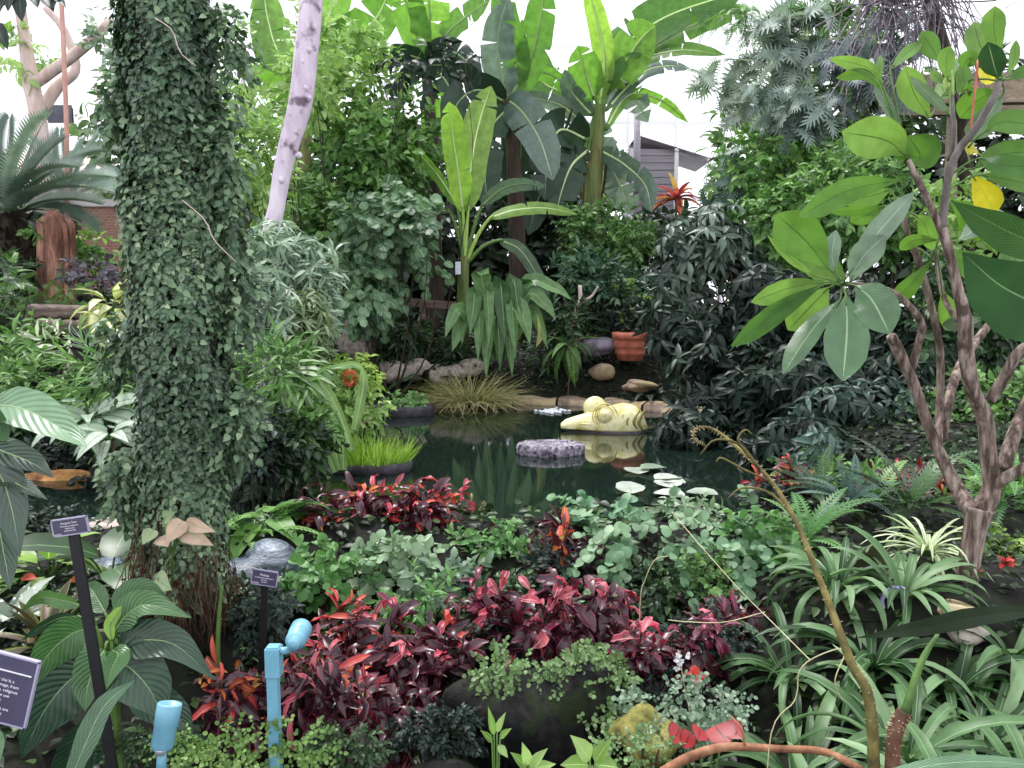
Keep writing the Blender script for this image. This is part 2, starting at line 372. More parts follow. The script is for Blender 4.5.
def bigleaf(r, path, Wp, mat, prof=BAN, roll=0., fold=.25, ripple=0., cuts=0, name='leaf', n=26, rib=None, ribr=.0, parent=None, world=False, na=4, rnd=None):
    """one large leaf along a line of (px, py, Y) points, its width in the photograph's pixels"""
    g = rng(); pts = np.array(path if world else [P(*p) for p in path]); pp = smooth(pts, n)
    Ym = pts[:, 1].mean(); hw = catw(prof, np.linspace(0, 1, n))*Wp*Ym/F
    t = nz(np.gradient(pp, axis=0)); view = nz(pp-np.array((0, 0, EYE)))
    s0 = nz(np.cross(t, view)); n0 = np.cross(s0, t)
    n0 = np.where((n0@np.array((0, -1, .4)))[:, None] < 0, -n0, n0); s0 = np.cross(t, n0)
    S = s0*math.cos(roll)+n0*math.sin(roll); Nn = np.cross(S, t)
    m = M(); rd = g.uniform(0, 1) if rnd is None else rnd; ph = g.uniform(0, 6)
    tt = np.linspace(0, 1, n)
    for sg in (-1, 1):
        cp = [0]+sorted(g.choice(np.arange(3, n-2), cuts, replace=False).tolist())+[n-1] if cuts else [0, n-1]
        for a, b in zip(cp[:-1], cp[1:]):
            i = np.arange(a, b+1); u = np.linspace(0, 1, na+1)
            dr = g.uniform(-.05, .35) if cuts else 0
            rp = ripple*np.sin(tt[i]*38+ph)[:, None]*u[None]**1.5
            lift = (fold-dr*u[None])*u[None]+rp
            V = pp[i][:, None]+S[i][:, None]*(sg*u[None]*hw[i][:, None])[..., None]+Nn[i][:, None]*(lift*hw[i][:, None])[..., None]
            if cuts:
                sh = np.zeros(len(i)); sh[0] = .35 if a else 0; sh[-1] = -.35 if b < n-1 else 0
                V = V+t[i][:, None]*(sh[:, None]*u[None]**1.3*hw[i][:, None]*.5)[..., None]
            lf = np.zeros((len(i), na+1, 3)); lf[..., 0] = .5+.5*sg*u[None]; lf[..., 1] = tt[i][:, None]; lf[..., 2] = rd
            m.grid(V if sg > 0 else V, lf=lf)
    o = m.build(name, mat, r)
    if rib is not None:
        k = M(); k.tube(pp[:-1]-Nn[:-1]*ribr*.3, np.linspace(ribr, ribr*.25, n-1), 6); kb = k.build('midrib', rib, o, off=r['_o'])
    return o
def leafpx(m, base, tip, Wp, kind, bend=.4, nrm=(0, -.5, 1), mi=0, rnd=.5):
    a = P(*base); b = P(*tip); c = b-a; l = np.linalg.norm(c); c = c/l
    s = nz(np.cross(c, nrm)); n = np.cross(s, c); h = max(abs(bend), 1e-3)/2*np.sign(bend if bend else 1)
    d = math.cos(h)*c+math.sin(h)*n
    place(m, kind, [a], [d], [n], l*h/math.sin(h), Wp*base[2]/F, bend, [rnd], mi)
def text(body, size, loc, ax, parent, mat, name='lettering', align='LEFT'):
    cu = bpy.data.curves.new('t', 'FONT'); cu.body = body; cu.size = size; cu.align_x = align
    o = bpy.data.objects.new('t', cu); COL.objects.link(o); bpy.context.view_layer.update()
    me = bpy.data.meshes.new_from_object(o.evaluated_get(bpy.context.evaluated_depsgraph_get()))
    V = np.array([v.co[:] for v in me.vertices]); W = np.asarray(loc)+V@np.asarray(ax)
    bpy.data.objects.remove(o)
    me.vertices.foreach_set('co', (W-np.array(parent['_o'])).ravel().astype(np.float32)); me.materials.append(mat); me.update()
    q = bpy.data.objects.new(name, me); COL.objects.link(q); q.parent = parent; return q
# ================================================================ camera, light, setting
cam = bpy.data.cameras.new('camera'); cam.sensor_width = 36; cam.lens = F/1024*36; cam.clip_end = 200
co = bpy.data.objects.new('camera', cam); COL.objects.link(co); co.location = (0, 0, EYE); co.rotation_euler = (math.pi/2-PITCH, 0, 0)
bpy.context.scene.camera = co
sc = bpy.context.scene
sc.view_settings.view_transform = 'Standard'; sc.view_settings.look = 'None'; sc.view_settings.exposure = EXPO = .28; sc.view_settings.gamma = 1.08
w = bpy.data.worlds.new('daylight'); sc.world = w; w.use_nodes = True
bg = w.node_tree.nodes['Background']; bg.inputs[0].default_value = (.95, .975, 1.05, 1); bg.inputs[1].default_value = 1.5
def sun(name, d, e, ang, col):
    l = bpy.data.lights.new(name, 'SUN'); l.energy = e; l.angle = math.radians(ang); l.color = col
    o = bpy.data.objects.new(name, l); COL.objects.link(o); o.rotation_euler = Vector(d).to_track_quat('-Z', 'Y').to_euler()
sun('sun', (.25, -.35, -1), 3.6, 14, (1, .98, .95))

SOIL = solid('dark soil with moss', ['060505', '0d0b09', '141a0d', '1a1810'], 3.2, .95, bump=.8)
WATERM = NT('pond water')
_p = WATERM.n('ShaderNodeBsdfPrincipled', i_Roughness=.045); _p.inputs['Base Color'].default_value = hx('0f1a15'); _p.inputs['IOR'].default_value = 1.33
_n = WATERM.n('ShaderNodeTexNoise', i_Scale=2.2, i_Detail=2.0); _b = WATERM.n('ShaderNodeBump', i_Strength=.05, i_Distance=.05)
WATERM.l(_n.outputs[0], _b.inputs['Height']); WATERM.l(_b.outputs[0], _p.inputs['Normal'])
WATERM.l(_p.outputs[0], WATERM.n('ShaderNodeOutputMaterial').inputs[0]); WATERM = WATERM.m
gx = np.linspace(-17, 15, 200); gy = np.concatenate([np.linspace(-2, 14, 180), np.linspace(14.2, 31, 60)])
X, Y = np.meshgrid(gx, gy); m = M(); m.grid(np.stack([X, Y, ground(X, Y)], -1)); struct(m.build('ground', SOIL))
m = M(); X, Y = np.meshgrid(np.linspace(-7.2, 3.6, 12), np.linspace(5.2, 13.4, 12)); m.grid(np.stack([X, Y, 0*X+WATER], -1)); struct(m.build('pond_water', WATERM))

# the glasshouse around the planting
WHITE = solid('white painted metal', ['e9e6ea', 'f4f1f4'], 3, .5, bump=0)
GL = NT('clear glass'); _t = GL.n('ShaderNodeBsdfTransparent'); _g = GL.n('ShaderNodeBsdfGlossy', i_Roughness=.05); _m = GL.n('ShaderNodeMixShader')
_m.inputs[0].default_value = .06; GL.l(_t.outputs[0], _m.inputs[1]); GL.l(_g.outputs[0], _m.inputs[2]); GL.l(_m.outputs[0], GL.n('ShaderNodeOutputMaterial').inputs[0]); GL = GL.m
def glass_wall(name, a, b, h, n, rows):
    a = np.array(a, float); b = np.array(b, float); d = nz(b-a); L = np.linalg.norm(b-a); ax = np.array([d, np.cross(UP, d), UP])
    m = M()
    for i in range(n+1): m.box(a+d*L*i/n+UP*h/2, (.12, .14, h), ax)
    for k in range(rows+1): m.box(a+d*L/2+UP*h*k/rows, (L, .12, .11), ax)
    o = struct(m.build(name, WHITE, smooth_=False))
    m = M(); q = np.array([[a, b], [a+UP*h, b+UP*h]]); m.grid(q); g = m.build('pane', GL, o, off=(0, 0, 0))
    return o
glass_wall('wall_back', (-16, 29.5, 0), (14, 29.5, 0), 13, 18, 5)
glass_wall('wall_left', (-16, 3, 0), (-16, 29.5, 0), 10, 16, 4)
glass_wall('wall_right', (14, 3, 0), (14, 29.5, 0), 10, 16, 4)

# pale building with a pitched roof seen through the trunks, brick panel and dark vent
PINK = solid('pale pink render', ['eed9d8', 'f7e8e6'], 2, .8, bump=.05); PROOF = solid('pale pink roof', ['e6c9cc', 'f0dadb'], 3, .8, (1, 6, 1), bump=.1)
t = thing('pavilion', 'pale pink garden pavilion with a low roof behind the cycad', 'building', P(30, 250, 22)*(1, 1, 0)+UP*1.4)
m = M(); a = P(-60, 190, 22); b = P(140, 330, 22); m.box(((a+b)/2), (b[0]-a[0], 2.0, a[2]-b[2])); m.build('wall', PINK, t, False)
m = M(); c = P(40, 190, 22); 
V = np.array([[(a[0]-.4, 20.7, a[2]-.05), (b[0]+.4, 20.7, a[2]-.05)], [(a[0]-.4, 22, a[2]+1.15), (b[0]+.4, 22, a[2]+.75)], [(a[0]-.4, 23.3, a[2]), (b[0]+.4, 23.3, a[2])]]); m.grid(V); m.build('roof', PROOF, t, False)
m = M(); m.box(P(60, 114, 18), (.42, .3, .3)); m.box(P(60, 114, 17.8), (.5, .04, .36)); o = m.build('vent_box', solid('dark vent', ['40404a', '5a5a62'], 4, .6), None, False, off=P(60, 114, 18)); o.location = P(60, 114, 18); tag(o, 'small dark grey vent box high beside the copper pole', 'vent')
BRICK = NT('red brown brick'); _tc = BRICK.n('ShaderNodeTexCoord'); _br = BRICK.n('ShaderNodeTexBrick', i_Scale=5.0); _br.inputs['Color1'].default_value = hx('7d5546'); _br.inputs['Color2'].default_value = hx('8a6454'); _br.inputs['Mortar'].default_value = hx('9a8378')
_mp = BRICK.n('ShaderNodeMapping'); _mp.inputs['Rotation'].default_value = (math.pi/2, 0, 0); BRICK.l(_tc.outputs['Object'], _mp.inputs[0]); BRICK.l(_mp.outputs[0], _br.inputs[0])
_pp = BRICK.n('ShaderNodeBsdfPrincipled', i_Roughness=.9); BRICK.l(_br.outputs[0], _pp.inputs['Base Color']); BRICK.l(_pp.outputs[0], BRICK.n('ShaderNodeOutputMaterial').inputs[0]); BRICK = BRICK.m
m = M(); a = P(70, 207, 15); b = P(140, 275, 15); m.box((a+b)/2-(0, 0, .5), (b[0]-a[0], .3, a[2]-b[2]+1)); t = thing('brick_planter', 'reddish brown brick planter wall behind the cycad', 'planter', ((a+b)/2)*(1, 1, 0)+UP*float(ground((a+b)[0]/2, 15))); m.build('brick_body', BRICK, t, False)
m = M(); m.box(((a+b)/2)*(1, 1, 0)+UP*(a[2]+.05), (b[0]-a[0]+.1, .4, .12)); m.build('coping', solid('grey coping', ['a8a5a6', 'c2bfc0'], 4, .8), t, False)

# grey sided shed behind the bananas
SID = solid('grey purple siding', ['8d8490', 'a39aa4'], 3, .7, (.3, .3, 12), bump=.2)
a = P(627, 154, 23); b = P(668, 250, 23); t = thing('shed', 'grey horizontally sided shed with pale roof edge behind the bananas', 'shed', ((a+b)/2)*(1, 1, 0)+UP*.87)
m = M()
nb = 14
for i in range(nb):
    z = b[2]+(a[2]-b[2])*(i+.5)/nb; hgt = (a[2]-b[2])/nb
    m.box(((a[0]+b[0])/2, 23, z), (b[0]-a[0], 1.6, hgt*.9)); m.box(((a[0]+b[0])/2, 23.02, z), (b[0]-a[0]-.04, 1.56, hgt))
m.build('siding', SID, t, False)
m = M(); pk = P(648, 140, 22.2); V = np.array([[(a[0]-.12, 22.1, a[2]), (pk[0]-.3, 22.1, pk[2]+.12), (b[0]+.9, 22.1, a[2]-.25)], [(a[0]-.12, 23.9, a[2]), (pk[0]-.3, 23.9, pk[2]+.12), (b[0]+.9, 23.9, a[2]-.25)]])
m.grid(V); m.grid(V-UP*.09); m.build('roof', solid('pale shed roof', ['d8d0d6', 'e6dfe4'], 4, .6), t, False)
m = M(); m.box(((b[0]+.02), 22.18, (a[2]+b[2])/2), (.1, .1, a[2]-b[2])); m.box((a[0], 22.18, (a[2]+b[2])/2), (.1, .1, a[2]-b[2])); m.build('corner_board', WHITE, t, False)
m = M(); m.tube([P(637, 200, 21.9), P(637, 110, 21.9)], .09, 10); m.build('vent_pipe', SID, t)
# horizontal roof beam behind the plumeria
m = M(); a = P(880, 92, 13); b = P(1060, 88, 12.2); d = nz(b-a); m.box((a+b)/2, (np.linalg.norm(b-a), .25, .42), [d, nz(np.cross(UP, d)), UP]); m.box((a+b)/2-UP*.3, (np.linalg.norm(b-a), .14, .12), [d, nz(np.cross(UP, d)), UP])
st = thing('timber_trellis', 'weathered tan timber beam on posts high behind the plumeria', 'trellis', (8.0, 12.4, .5)); m.build('crossbeam', solid('tan timber', ['6d5f50', '8a7a68', 'a08f7a'], 5, .8, (.3, 4, 4)), st, False)
m = M()
for px in (958, 1050):
    q = P(px, 100, 12.7); m = M(); m.box((q[0], q[1], (q[2]+.3)/2), (.2, .2, q[2]-.3)); m.build('post', MATS['tan timber'], st, False)

# copper pole and cable beside the pink tree
m = M(); m.tube([P(66, 268, 12), P(67, 150, 12), P(64, 60, 12), P(60, -30, 12)], .034, 8, k=16); COP = solid('copper pipe', ['b98478', 'c99a8d'], 5, .5)
t = thing('copper_pole', 'thin upright copper coloured pole behind the cycad', 'pole', G(66, 268, 12)); m.tube([G(66, 268, 12)-UP*.1, P(66, 266, 12)], .034, 8); m.build('shaft', COP, t)
# ================================================================ leaf materials
L_BACK = leafmat('haze lightened far foliage', ['2f4529', '4c6b40', '6d9055', '9abb78'], trans=.35, rough=.5)  # far greens lightened, distance haze put into the leaf colour
L_BACKD = leafmat('far dark foliage', ['1a241b', '2a3a2a', '42593c'], trans=.25)
L_LIME = leafmat('lime foliage', ['6d9648', '98be68', 'bfdc94'], trans=.45, vein='c8e08a', vw=.05)
L_MID = leafmat('mid green foliage', ['2f4f2a', '4c7638', '72a052', '9cc47a'], trans=.35, vein='8fb56a', vw=.05)
L_VINE = leafmat('grey green vine', ['34523a', '5d8058', '8fb088'], trans=.3, vein='9dbb97', rough=.45)
L_DARK = leafmat('dark glossy foliage', ['0e1613', '17231d', '24352c', '3b4f42'], trans=.15, rough=.46, spec=.25, vein='4a5d50', vw=.05)
L_DEEP = leafmat('deep green foliage', ['16261a', '22381f', '32502b', '46683a'], trans=.2, rough=.36, vein='5d8050', vw=.05)
L_SILV = leafmat('silvery foliage', ['4a654a', '76937a', 'a8bfa5', 'd0dccb'], trans=.25, rough=.4)
L_BLUE = leafmat('hazy blue green foliage', ['4a5f58', '6d837c', '94a89f', 'bccabf'], trans=.25, rough=.4)  # blue greens lightened so the colour carries the haze
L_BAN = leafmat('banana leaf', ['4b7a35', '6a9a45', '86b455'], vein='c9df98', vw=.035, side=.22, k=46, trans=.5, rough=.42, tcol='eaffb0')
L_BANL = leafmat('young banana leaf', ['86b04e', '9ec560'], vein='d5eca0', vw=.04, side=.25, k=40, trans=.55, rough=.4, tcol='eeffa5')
L_BAND = leafmat('shaded banana leaf', ['4d665a', '6d8578', '93a69b'], vein='a9c2a0', vw=.035, side=.22, k=46, trans=.25, rough=.33, spec=.6)  # grey copy of the banana leaf, shade and sheen put into its colour
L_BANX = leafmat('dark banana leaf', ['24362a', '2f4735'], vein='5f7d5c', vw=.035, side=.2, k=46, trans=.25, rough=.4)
PSEUDO = solid('banana stem', ['3f5228', '5f7038', '6d6a3c', '33331f'], 5, .6, (1, 1, .2))
PSEUDOD = solid('shaded dry banana stem', ['241d18', '3d3128', '50443a'], 6, .8, (1, 1, .2))  # brown stem darkened, its shade put into the colour
RIB = solid('pale midrib', ['b9d08a', 'cfe0a5'], 8, .5, bump=.1); RIBD = solid('green midrib', ['7f9b62', '93ad78'], 8, .5, bump=.1)
MAUVE = solid('mauve grey bark', ['b5a3b5', 'cbb9ca', 'dccfdb'], 7, .75, (1, 1, .3), spots=('6b5a66', 5, .64))
PBARK = solid('pinkish bark', ['b59a93', 'cbb3ab', 'dcc8c0'], 7, .8, (1, 1, .3))

# ================================================================ far planting, a dark belt behind everything
for i, (px, py, Y, rx, ry, mt, lab) in enumerate([
    (20, 250, 19, 70, 45, L_BACK, 'low leafy bush far behind the cycad trunk'),
    (170, 170, 20, 90, 130, L_BACK, 'tall leafy tree far behind the ivy covered trunk'),
    (265, 200, 19, 70, 110, L_BACK, 'pale green bushy tree far behind the mauve trunk'),
    (350, 225, 19, 80, 110, L_BACKD, 'dark bushy tree far behind the climbing vine thicket'),
    (450, 230, 20, 80, 130, L_BACKD, 'dark leafy tree far behind the young banana'),
    (545, 250, 21, 80, 130, L_BACKD, 'dark leafy tree far behind the tall banana clump'),
    (640, 285, 20.5, 70, 66, L_BACKD, 'dark bush far behind the bright round bush'),
    (775, 200, 19, 66, 130, L_BACK, 'leafy tree at the far side behind the split leaf climber'),
    (830, 160, 18, 85, 150, L_BACK, 'tall hazy tree far behind the split leaf climber'),
    (930, 210, 17, 90, 120, L_BACKD, 'dark tree far behind the plumeria crown'),
    (1020, 220, 17, 80, 140, L_BACKD, 'dark tree behind the end of the timber beam'),
]): shrub('background_tree', lab, 'tree', px, py, Y, rx, ry, 'ovate', 17, .5, mt, cov=4.2, stems=4, clumps=18)

# pink barked tree by the copper pole
t = thing('bare_tree', 'pale pink barked tree with a forked trunk behind the cycad', 'tree', G(43, 250, 14))
m = M(); m.tube([G(43, 255, 14)-UP*.1, P(42, 180, 14), P(38, 118, 14), P(31, 82, 14), P(25, 40, 14), P(20, 5, 14), P(18, -30, 14)], [.19, .15, .13, .13, .09, .085, .08], 12, k=30); m.build('trunk', PBARK, t)
m = M(); m.tube([P(33, 84, 14), P(48, 74, 14), P(70, 58, 13.9), P(92, 40, 13.8), P(112, 20, 13.7)], [.1, .095, .09, .085, .07], 10, k=20); m.build('branch', PBARK, t)
m = M(); m.tube([P(42, 110, 14.4), P(58, 86, 14.5), P(76, 68, 14.6), P(64, 30, 14.6), P(46, 8, 14.6)], [.1, .1, .075, .065, .06], 10, k=20); m.build('branch', PBARK, t)
addspray(t, 'foliage', 8, 55, 14, 22, 20, 'ovate', 17, .5, L_LIME, cov=2, clumps=6)
addspray(t, 'foliage', 40, 58, 15, 16, 12, 'ovate', 10, .5, L_LIME, cov=2.5, clumps=6)
addspray(t, 'foliage', 105, 42, 13.7, 16, 22, 'ovate', 9, .6, L_SILV, cov=3, clumps=7)
t = thing('overhanging_tree', 'dark leaved branch hanging into the top corner above the bare tree', 'tree', G(-40, 240, 9))
m = M(); m.tube([G(-40, 240, 9)-UP*.1, P(-40, 60, 9), P(-20, -8, 9), P(30, -10, 9), P(55, 0, 9)], [.12, .09, .06, .04, .02], 8, k=16); m.build('trunk', BARK, t)
m = M()
for a, b, wd in [((20, -5), (22, 22), 13), ((40, -6), (54, 12), 13), ((30, -8), (38, 8), 12), ((50, -5), (66, 8), 10), ((8, -4), (-4, 18), 12), ((-8, 20), (8, 50), 14), ((60, -8), (52, 10), 9), ((14, -10), (8, 12), 10)]:
    leafpx(m, a+(9,), b+(9-.15,), wd, 'broad', .4)
m.build('foliage', L_DARK, t)

# ---------------------------------------------------------------- cycad
CYC = leafmat('cycad frond', ['4a6050', '6d8474', '94a99b'], trans=.15, rough=.35, spec=.5)
t = thing('cycad', 'grey green cycad with long feathery fronds on a shaggy trunk', 'cycad', G(14, 258, 11.5))
b = G(14, 258, 11.5); c = P(15, 218, 11.5); m = M(); m.tube([b-UP*.15, (b+c)/2, c, c+UP*.12], [.26, .27, .25, .1], 14); 
g = rng(); N = 260; az = g.uniform(0, 6.28, N); z = g.uniform(0, 1, N); pos = b+(c-b)*z[:, None]+np.stack([np.cos(az), np.sin(az), 0*az], -1)*.24
place(m, 'small', pos, np.stack([np.cos(az)*.6, np.sin(az)*.6, 0*az+.8], -1), np.stack([np.cos(az), np.sin(az), 0*az], -1), .16, .07, -.5, g=g); m.build('trunk', DBARK, t)
for tip, bd in [((112, 178), .7), ((112, 152), .8), ((78, 168), .9), ((64, 140), .6), ((100, 205), .9), ((95, 232), 1.2), ((50, 115), .5), ((10, 118), .5), ((-35, 130), .6), ((-60, 150), .8), ((-50, 180), 1), ((-60, 210), 1), ((20, 150), .35), ((40, 195), .5), ((118, 195), .8), ((60, 250), 1.3), ((-30, 240), 1.2)]:
    m = M(); dy = g.uniform(-1.1, .3); tp = tip+(11.5+dy,); leafpx(m, (15+g.uniform(-3, 3), 216, 11.5), tp, 44, 'cycad', bd, (0, -.45, 1), rnd=g.uniform()); m.build('frond', CYC, t)
# second, pale cycad crown behind
t = thing('cycad', 'smaller pale cycad crown behind the shaggy trunked one, against the brick planter', 'cycad', G(70, 240, 13.2)); m = M(); b = G(70, 240, 13.2); m.tube([b-UP*.1, P(70, 205, 13.2)], .16, 10); m.build('trunk', DBARK, t)
for tip, bd in [((120, 150), .6), ((105, 130), .5), ((30, 140), .6), ((125, 185), .8), ((60, 130), .4), ((85, 140), .5)]:
    m = M(); leafpx(m, (70, 205, 13.2), tip+(13,), 26, 'cycad', bd, rnd=g.uniform()); m.build('frond', leafmat('pale cycad frond', ['6d8478', '93a89c', 'b3c4ba'], trans=.2), t)
# rusty aerial roots
ROOT = solid('rusty orange bark', ['4a2f24', '85594a', 'b58a75'], 8, .8, (1, 1, .2))
t = thing('stilt_rooted_trunk', 'clump of rusty orange stilt roots beside the cycad trunk', 'tree', G(52, 268, 11))
for x0, x1, r in [(44, 43, .06), (48, 47, .07), (54, 52, .13), (62, 66, .05), (70, 72, .04), (40, 36, .04)]:
    m = M(); m.tube([G(x1, 272, 11)-UP*.1, P((x0+x1)/2+2, 240, 11), P(x0, 222, 11), P(54, 214, 11.1)], [r, r*.95, r*.9, r*.6], 9, k=14); m.build('root', ROOT, t)
addspray(t, 'foliage', 38, 226, 11, 14, 12, 'ovate', 8, .5, L_MID, cov=3, clumps=5)

shrub('bank_shrub', 'fresh green bush in front of the brick planter beside the ivy trunk', 'shrub', 98, 246, 11.8, 16, 15, 'ovate', 12, .55, L_LIME, cov=3.5, clumps=7)
shrub('bank_shrub', 'mid green bush between rusty roots and brick planter', 'shrub', 80, 255, 11.3, 12, 14, 'ovate', 10, .55, L_MID, cov=3.5, clumps=6)
# ---------------------------------------------------------------- terraced bank beyond the trunk
STONE = solid('brown grey ledge stone', ['38302c', '5d5049', '7d6d63'], 5, .85, (.5, .5, 3), bump=.7)
def ledge(px0, px1, py, Y, hpx, label, mat=STONE):
    a = P(px0, py, Y); b = P(px1, py+2, Y); h = hpx*Y/F; g = rng(); n = 20
    xs = np.linspace(0, 1, n); V = []
    for pr in [(.5, -.5), (-.02, -.55), (-.06, -.3), (-.05, .2), (-.02, .42), (.06, .5), (.6, .5)]:
        V.append([a+(b-a)*x+np.array((0, pr[0]*.6+.02*math.sin(x*23+pr[1]*7), pr[1]*h+.012*math.sin(x*31))) for x in xs])
    m = M(); m.grid(np.array(V)); q = (a+b)/2; o = m.build('ledge_stone', mat, None, off=q); o.location = q
    return tag(o, label, 'stone')
ledge(28, 98, 311, 9.2, 12, 'flat brown ledge stone, upper course of the terrace by the trunk')
ledge(36, 100, 326, 9.05, 13, 'flat brown ledge stone, lower course of the terrace by the trunk')
ORS = solid('orange mossy stone', ['4a3428', '9a6a3e', 'c08a52', '7d6a3a'], 4, .85, bump=.6)
def rock(label, px, py, Y, rx, ry, mat, seed, dz=None, name='rock', amp=.16, flat=None):
    s = Y/F; c = P(px, py, Y); m = M(); m.blob(c, (rx*s, (dz or rx*.8)*s, ry*s), seed, amp); o = m.build(name, mat, None, off=c); o.location = c
    return tag(o, label, 'rock')
rock('long orange edging stone at the water beside the ivy trunk', 60, 482, 7.35, 40, 13, ORS, 3, 12)
rock('dark violet stone under the orange edging stone', 62, 498, 7.15, 36, 10, solid('dark violet stone', ['1d1a20', '353038', '4a444c'], 5, .7), 4, 12)
WHV = leafmat('white variegated leaf', ['c9cdb4', 'e2e4d0', 'f0f0e2'], edge='7d9a5a', ew=.7, trans=.2)
YWV = leafmat('cream yellow leaf', ['cfd08a', 'e4e2b0', 'b9c46a'], edge='6d8f3a', ew=.75, trans=.25)
NERV = leafmat('dark white veined leaf', ['1d2a22', '2b3b30'], vein='cfd8cc', vw=.06, side=.75, k=9, trans=.1, rough=.35)
CALW = leafmat('white green caladium leaf', ['a9bba5', 'c9d5c4', '8fa58c'], vein='4d6f50', vw=.05, edge='3f6a48', ew=.82, side=.35, k=10, trans=.2)
rosette('variegated_plant', 'white variegated strap leaved plant behind the upper ledge', 'plant', G(100, 270, 10)+UP*.1, 26, .55, .07, 'strap', WHV, (1.2, .1), 1.3)
rosette('variegated_plant', 'cream and yellow bushy plant against the ivy trunk', 'plant', P(112, 312, 8.6), 26, .32, .13, 'ovate', YWV, (1.3, -.2), .8, pet=.5, cane=.015)
rosette('cream_leaved_plant', 'second cream leaved plant lower at the ivy trunk, beside the ledge', 'plant', P(108, 330, 8.3), 22, .26, .1, 'ovate', YWV, (1.2, -.6), .8, pet=.5, cane=.015)
rosette('alocasia', 'alocasia with dark upright white veined leaves below the ledge', 'plant', P(88, 372, 7.9), 2, .3, .2, 'heart', NERV, (1.2, .9), .3, pet=.3)
t = bpy.data.objects['alocasia']
bigleaf(t, [(96, 360, 7.9), (86, 345, 7.85), (70, 324, 7.8)], 28, NERV, OVA, .5, name='leaf'); bigleaf(t, [(104, 375, 7.8), (88, 360, 7.75), (68, 346, 7.7)], 14, leafmat('black purple leaf', ['1d1418', '2a1d22'], vein='3d2d32', rough=.4), LAN, .2)
rosette('caladium', 'white and green caladium beside the ivy trunk above the orange stone', 'plant', P(92, 430, 7.2), 14, .42, .19, 'heart', CALW, (1.2, .2), .8, pet=.55, face=.7, cane=.02)
rosette('caladium', 'smaller white veined caladium lower at the ivy trunk', 'plant', P(112, 440, 6.9), 12, .3, .14, 'heart', CALW, (1.1, -.3), .8, pet=.5, face=.7, cane=.02)
for px, py, Y, rx, ry, kd, lp, asp, mt, lab in [
    (40, 288, 10, 50, 16, 'pinnate', 22, .5, L_MID, 'mid green ferny bush above the upper ledge stone'),
    (8, 300, 9.6, 30, 26, 'pinnate', 24, .5, L_DEEP, 'deep green ferny bush at the end of the ledge'),
    (90, 272, 10.3, 28, 10, 'ovate', 11, .5, leafmat('purple grey foliage', ['3a3540', '5a5560', '7f7c85'], trans=.1), 'purple grey low plant below the rusty roots'),
    (12, 268, 10.6, 34, 12, 'ovate', 11, .45, L_DEEP, 'dark low bush below the cycad trunk'),
    (30, 350, 8.6, 44, 26, 'lance', 20, .3, L_MID, 'mid green lance leaved bush below the ledge stones'),
    (70, 348, 8.7, 22, 10, 'lance', 22, .25, WHV, 'pale drooping leaves over the front of the ledge'),
    (30, 385, 8.1, 52, 22, 'lance', 20, .3, L_MID, 'light green lance leaved bush in the middle of the bank'),
    (20, 425, 7.8, 48, 26, 'ovate', 14, .45, L_DEEP, 'deep green bush low on the bank above the orange stone'),
    (60, 455, 7.6, 40, 18, 'ovate', 13, .45, L_DARK, 'dark low bush just above the orange edging stone'),
    (110, 470, 7.2, 22, 36, 'ovate', 15, .6, L_DARK, 'dark trailing bush between the orange stone and the ivy trunk'),
    (112, 385, 7.6, 16, 40, 'strap', 34, .12, L_MID, 'upright narrow leaved plant close to the ivy trunk'),
]: shrub('bank_shrub', lab, 'shrub', px, py, Y, rx, ry, kd, lp, asp, mt, cov=4, mode='twig', clumps=9, bend=.7)

# ---------------------------------------------------------------- mauve trunk
t = thing('tree_trunk', 'slender mauve grey trunk leaning up through the planting', 'tree', G(268, 300, 9))
m = M(); m.tube([G(268, 330, 9)-UP*.1, P(270, 260, 9), P(277, 205, 9), P(285, 160, 9), P(300, 105, 9), P(306, 55, 9), P(311, 5, 9), P(313, -40, 9)], [.12, .1, .085, .1, .125, .125, .12, .115], 14, k=40)
for x, y in [(306, 88), (309, 98), (299, 155), (303, 62), (309, 50), (282, 180)]: m.blob(P(x, y, 8.9), (.03, .03, .035), x, n=8)
m.build('trunk', MAUVE, t)

# ---------------------------------------------------------------- shrubs and vines left of the young banana
for px, py, Y, rx, ry, kd, lp, asp, mt, cov, kw, lab in [
    (350, 85, 14.5, 70, 52, 'ovate', 13, .6, L_LIME, 3.2, {}, 'bright lime upper foliage of the vine thicket'),
    (352, 165, 14, 66, 60, 'ovate', 13, .55, L_MID, 4.5, {}, 'mid green climbing thicket between mauve trunk and bananas'),
    (330, 235, 13.5, 56, 60, 'ovate', 13, .5, L_MID, 4.5, {}, 'lower leafy part of the thicket beside the mauve trunk'),
    (405, 150, 14.8, 40, 70, 'ovate', 12, .55, L_MID, 4, {}, 'leafy climber beside the brown banana stem'),
    (238, 75, 13, 14, 60, 'ovate', 13, .5, L_LIME, 2.2, {}, 'lime foliage beside the top of the ivy trunk'),
    (258, 165, 11, 30, 60, 'lance', 15, .3, L_LIME, 3.6, {}, 'pale lime twiggy bush between ivy trunk and mauve trunk'),
    (310, 60, 13, 22, 50, 'ovate', 14, .55, L_LIME, 2.5, {}, 'lime leaves just behind the mauve trunk'),
    (430, 60, 13.5, 50, 20, 'ovate', 16, .45, L_DARK, 1.2, {}, 'dark loose leaves hanging above the young banana'),
]: shrub('climbing_shrub', lab, 'shrub', px, py, Y, rx, ry, kd, lp, asp, mt, cov=cov, clumps=16, bend=.6, **kw)
shrub('round_leaved_vine', 'grey green round leaved vine hanging left of the young banana', 'vine', 392, 238, 12.6, 56, 52, 'round', 12.5, 1.0, L_VINE, cov=3.6, clumps=16, up=.7, view=.7, per=5, droop=.5)
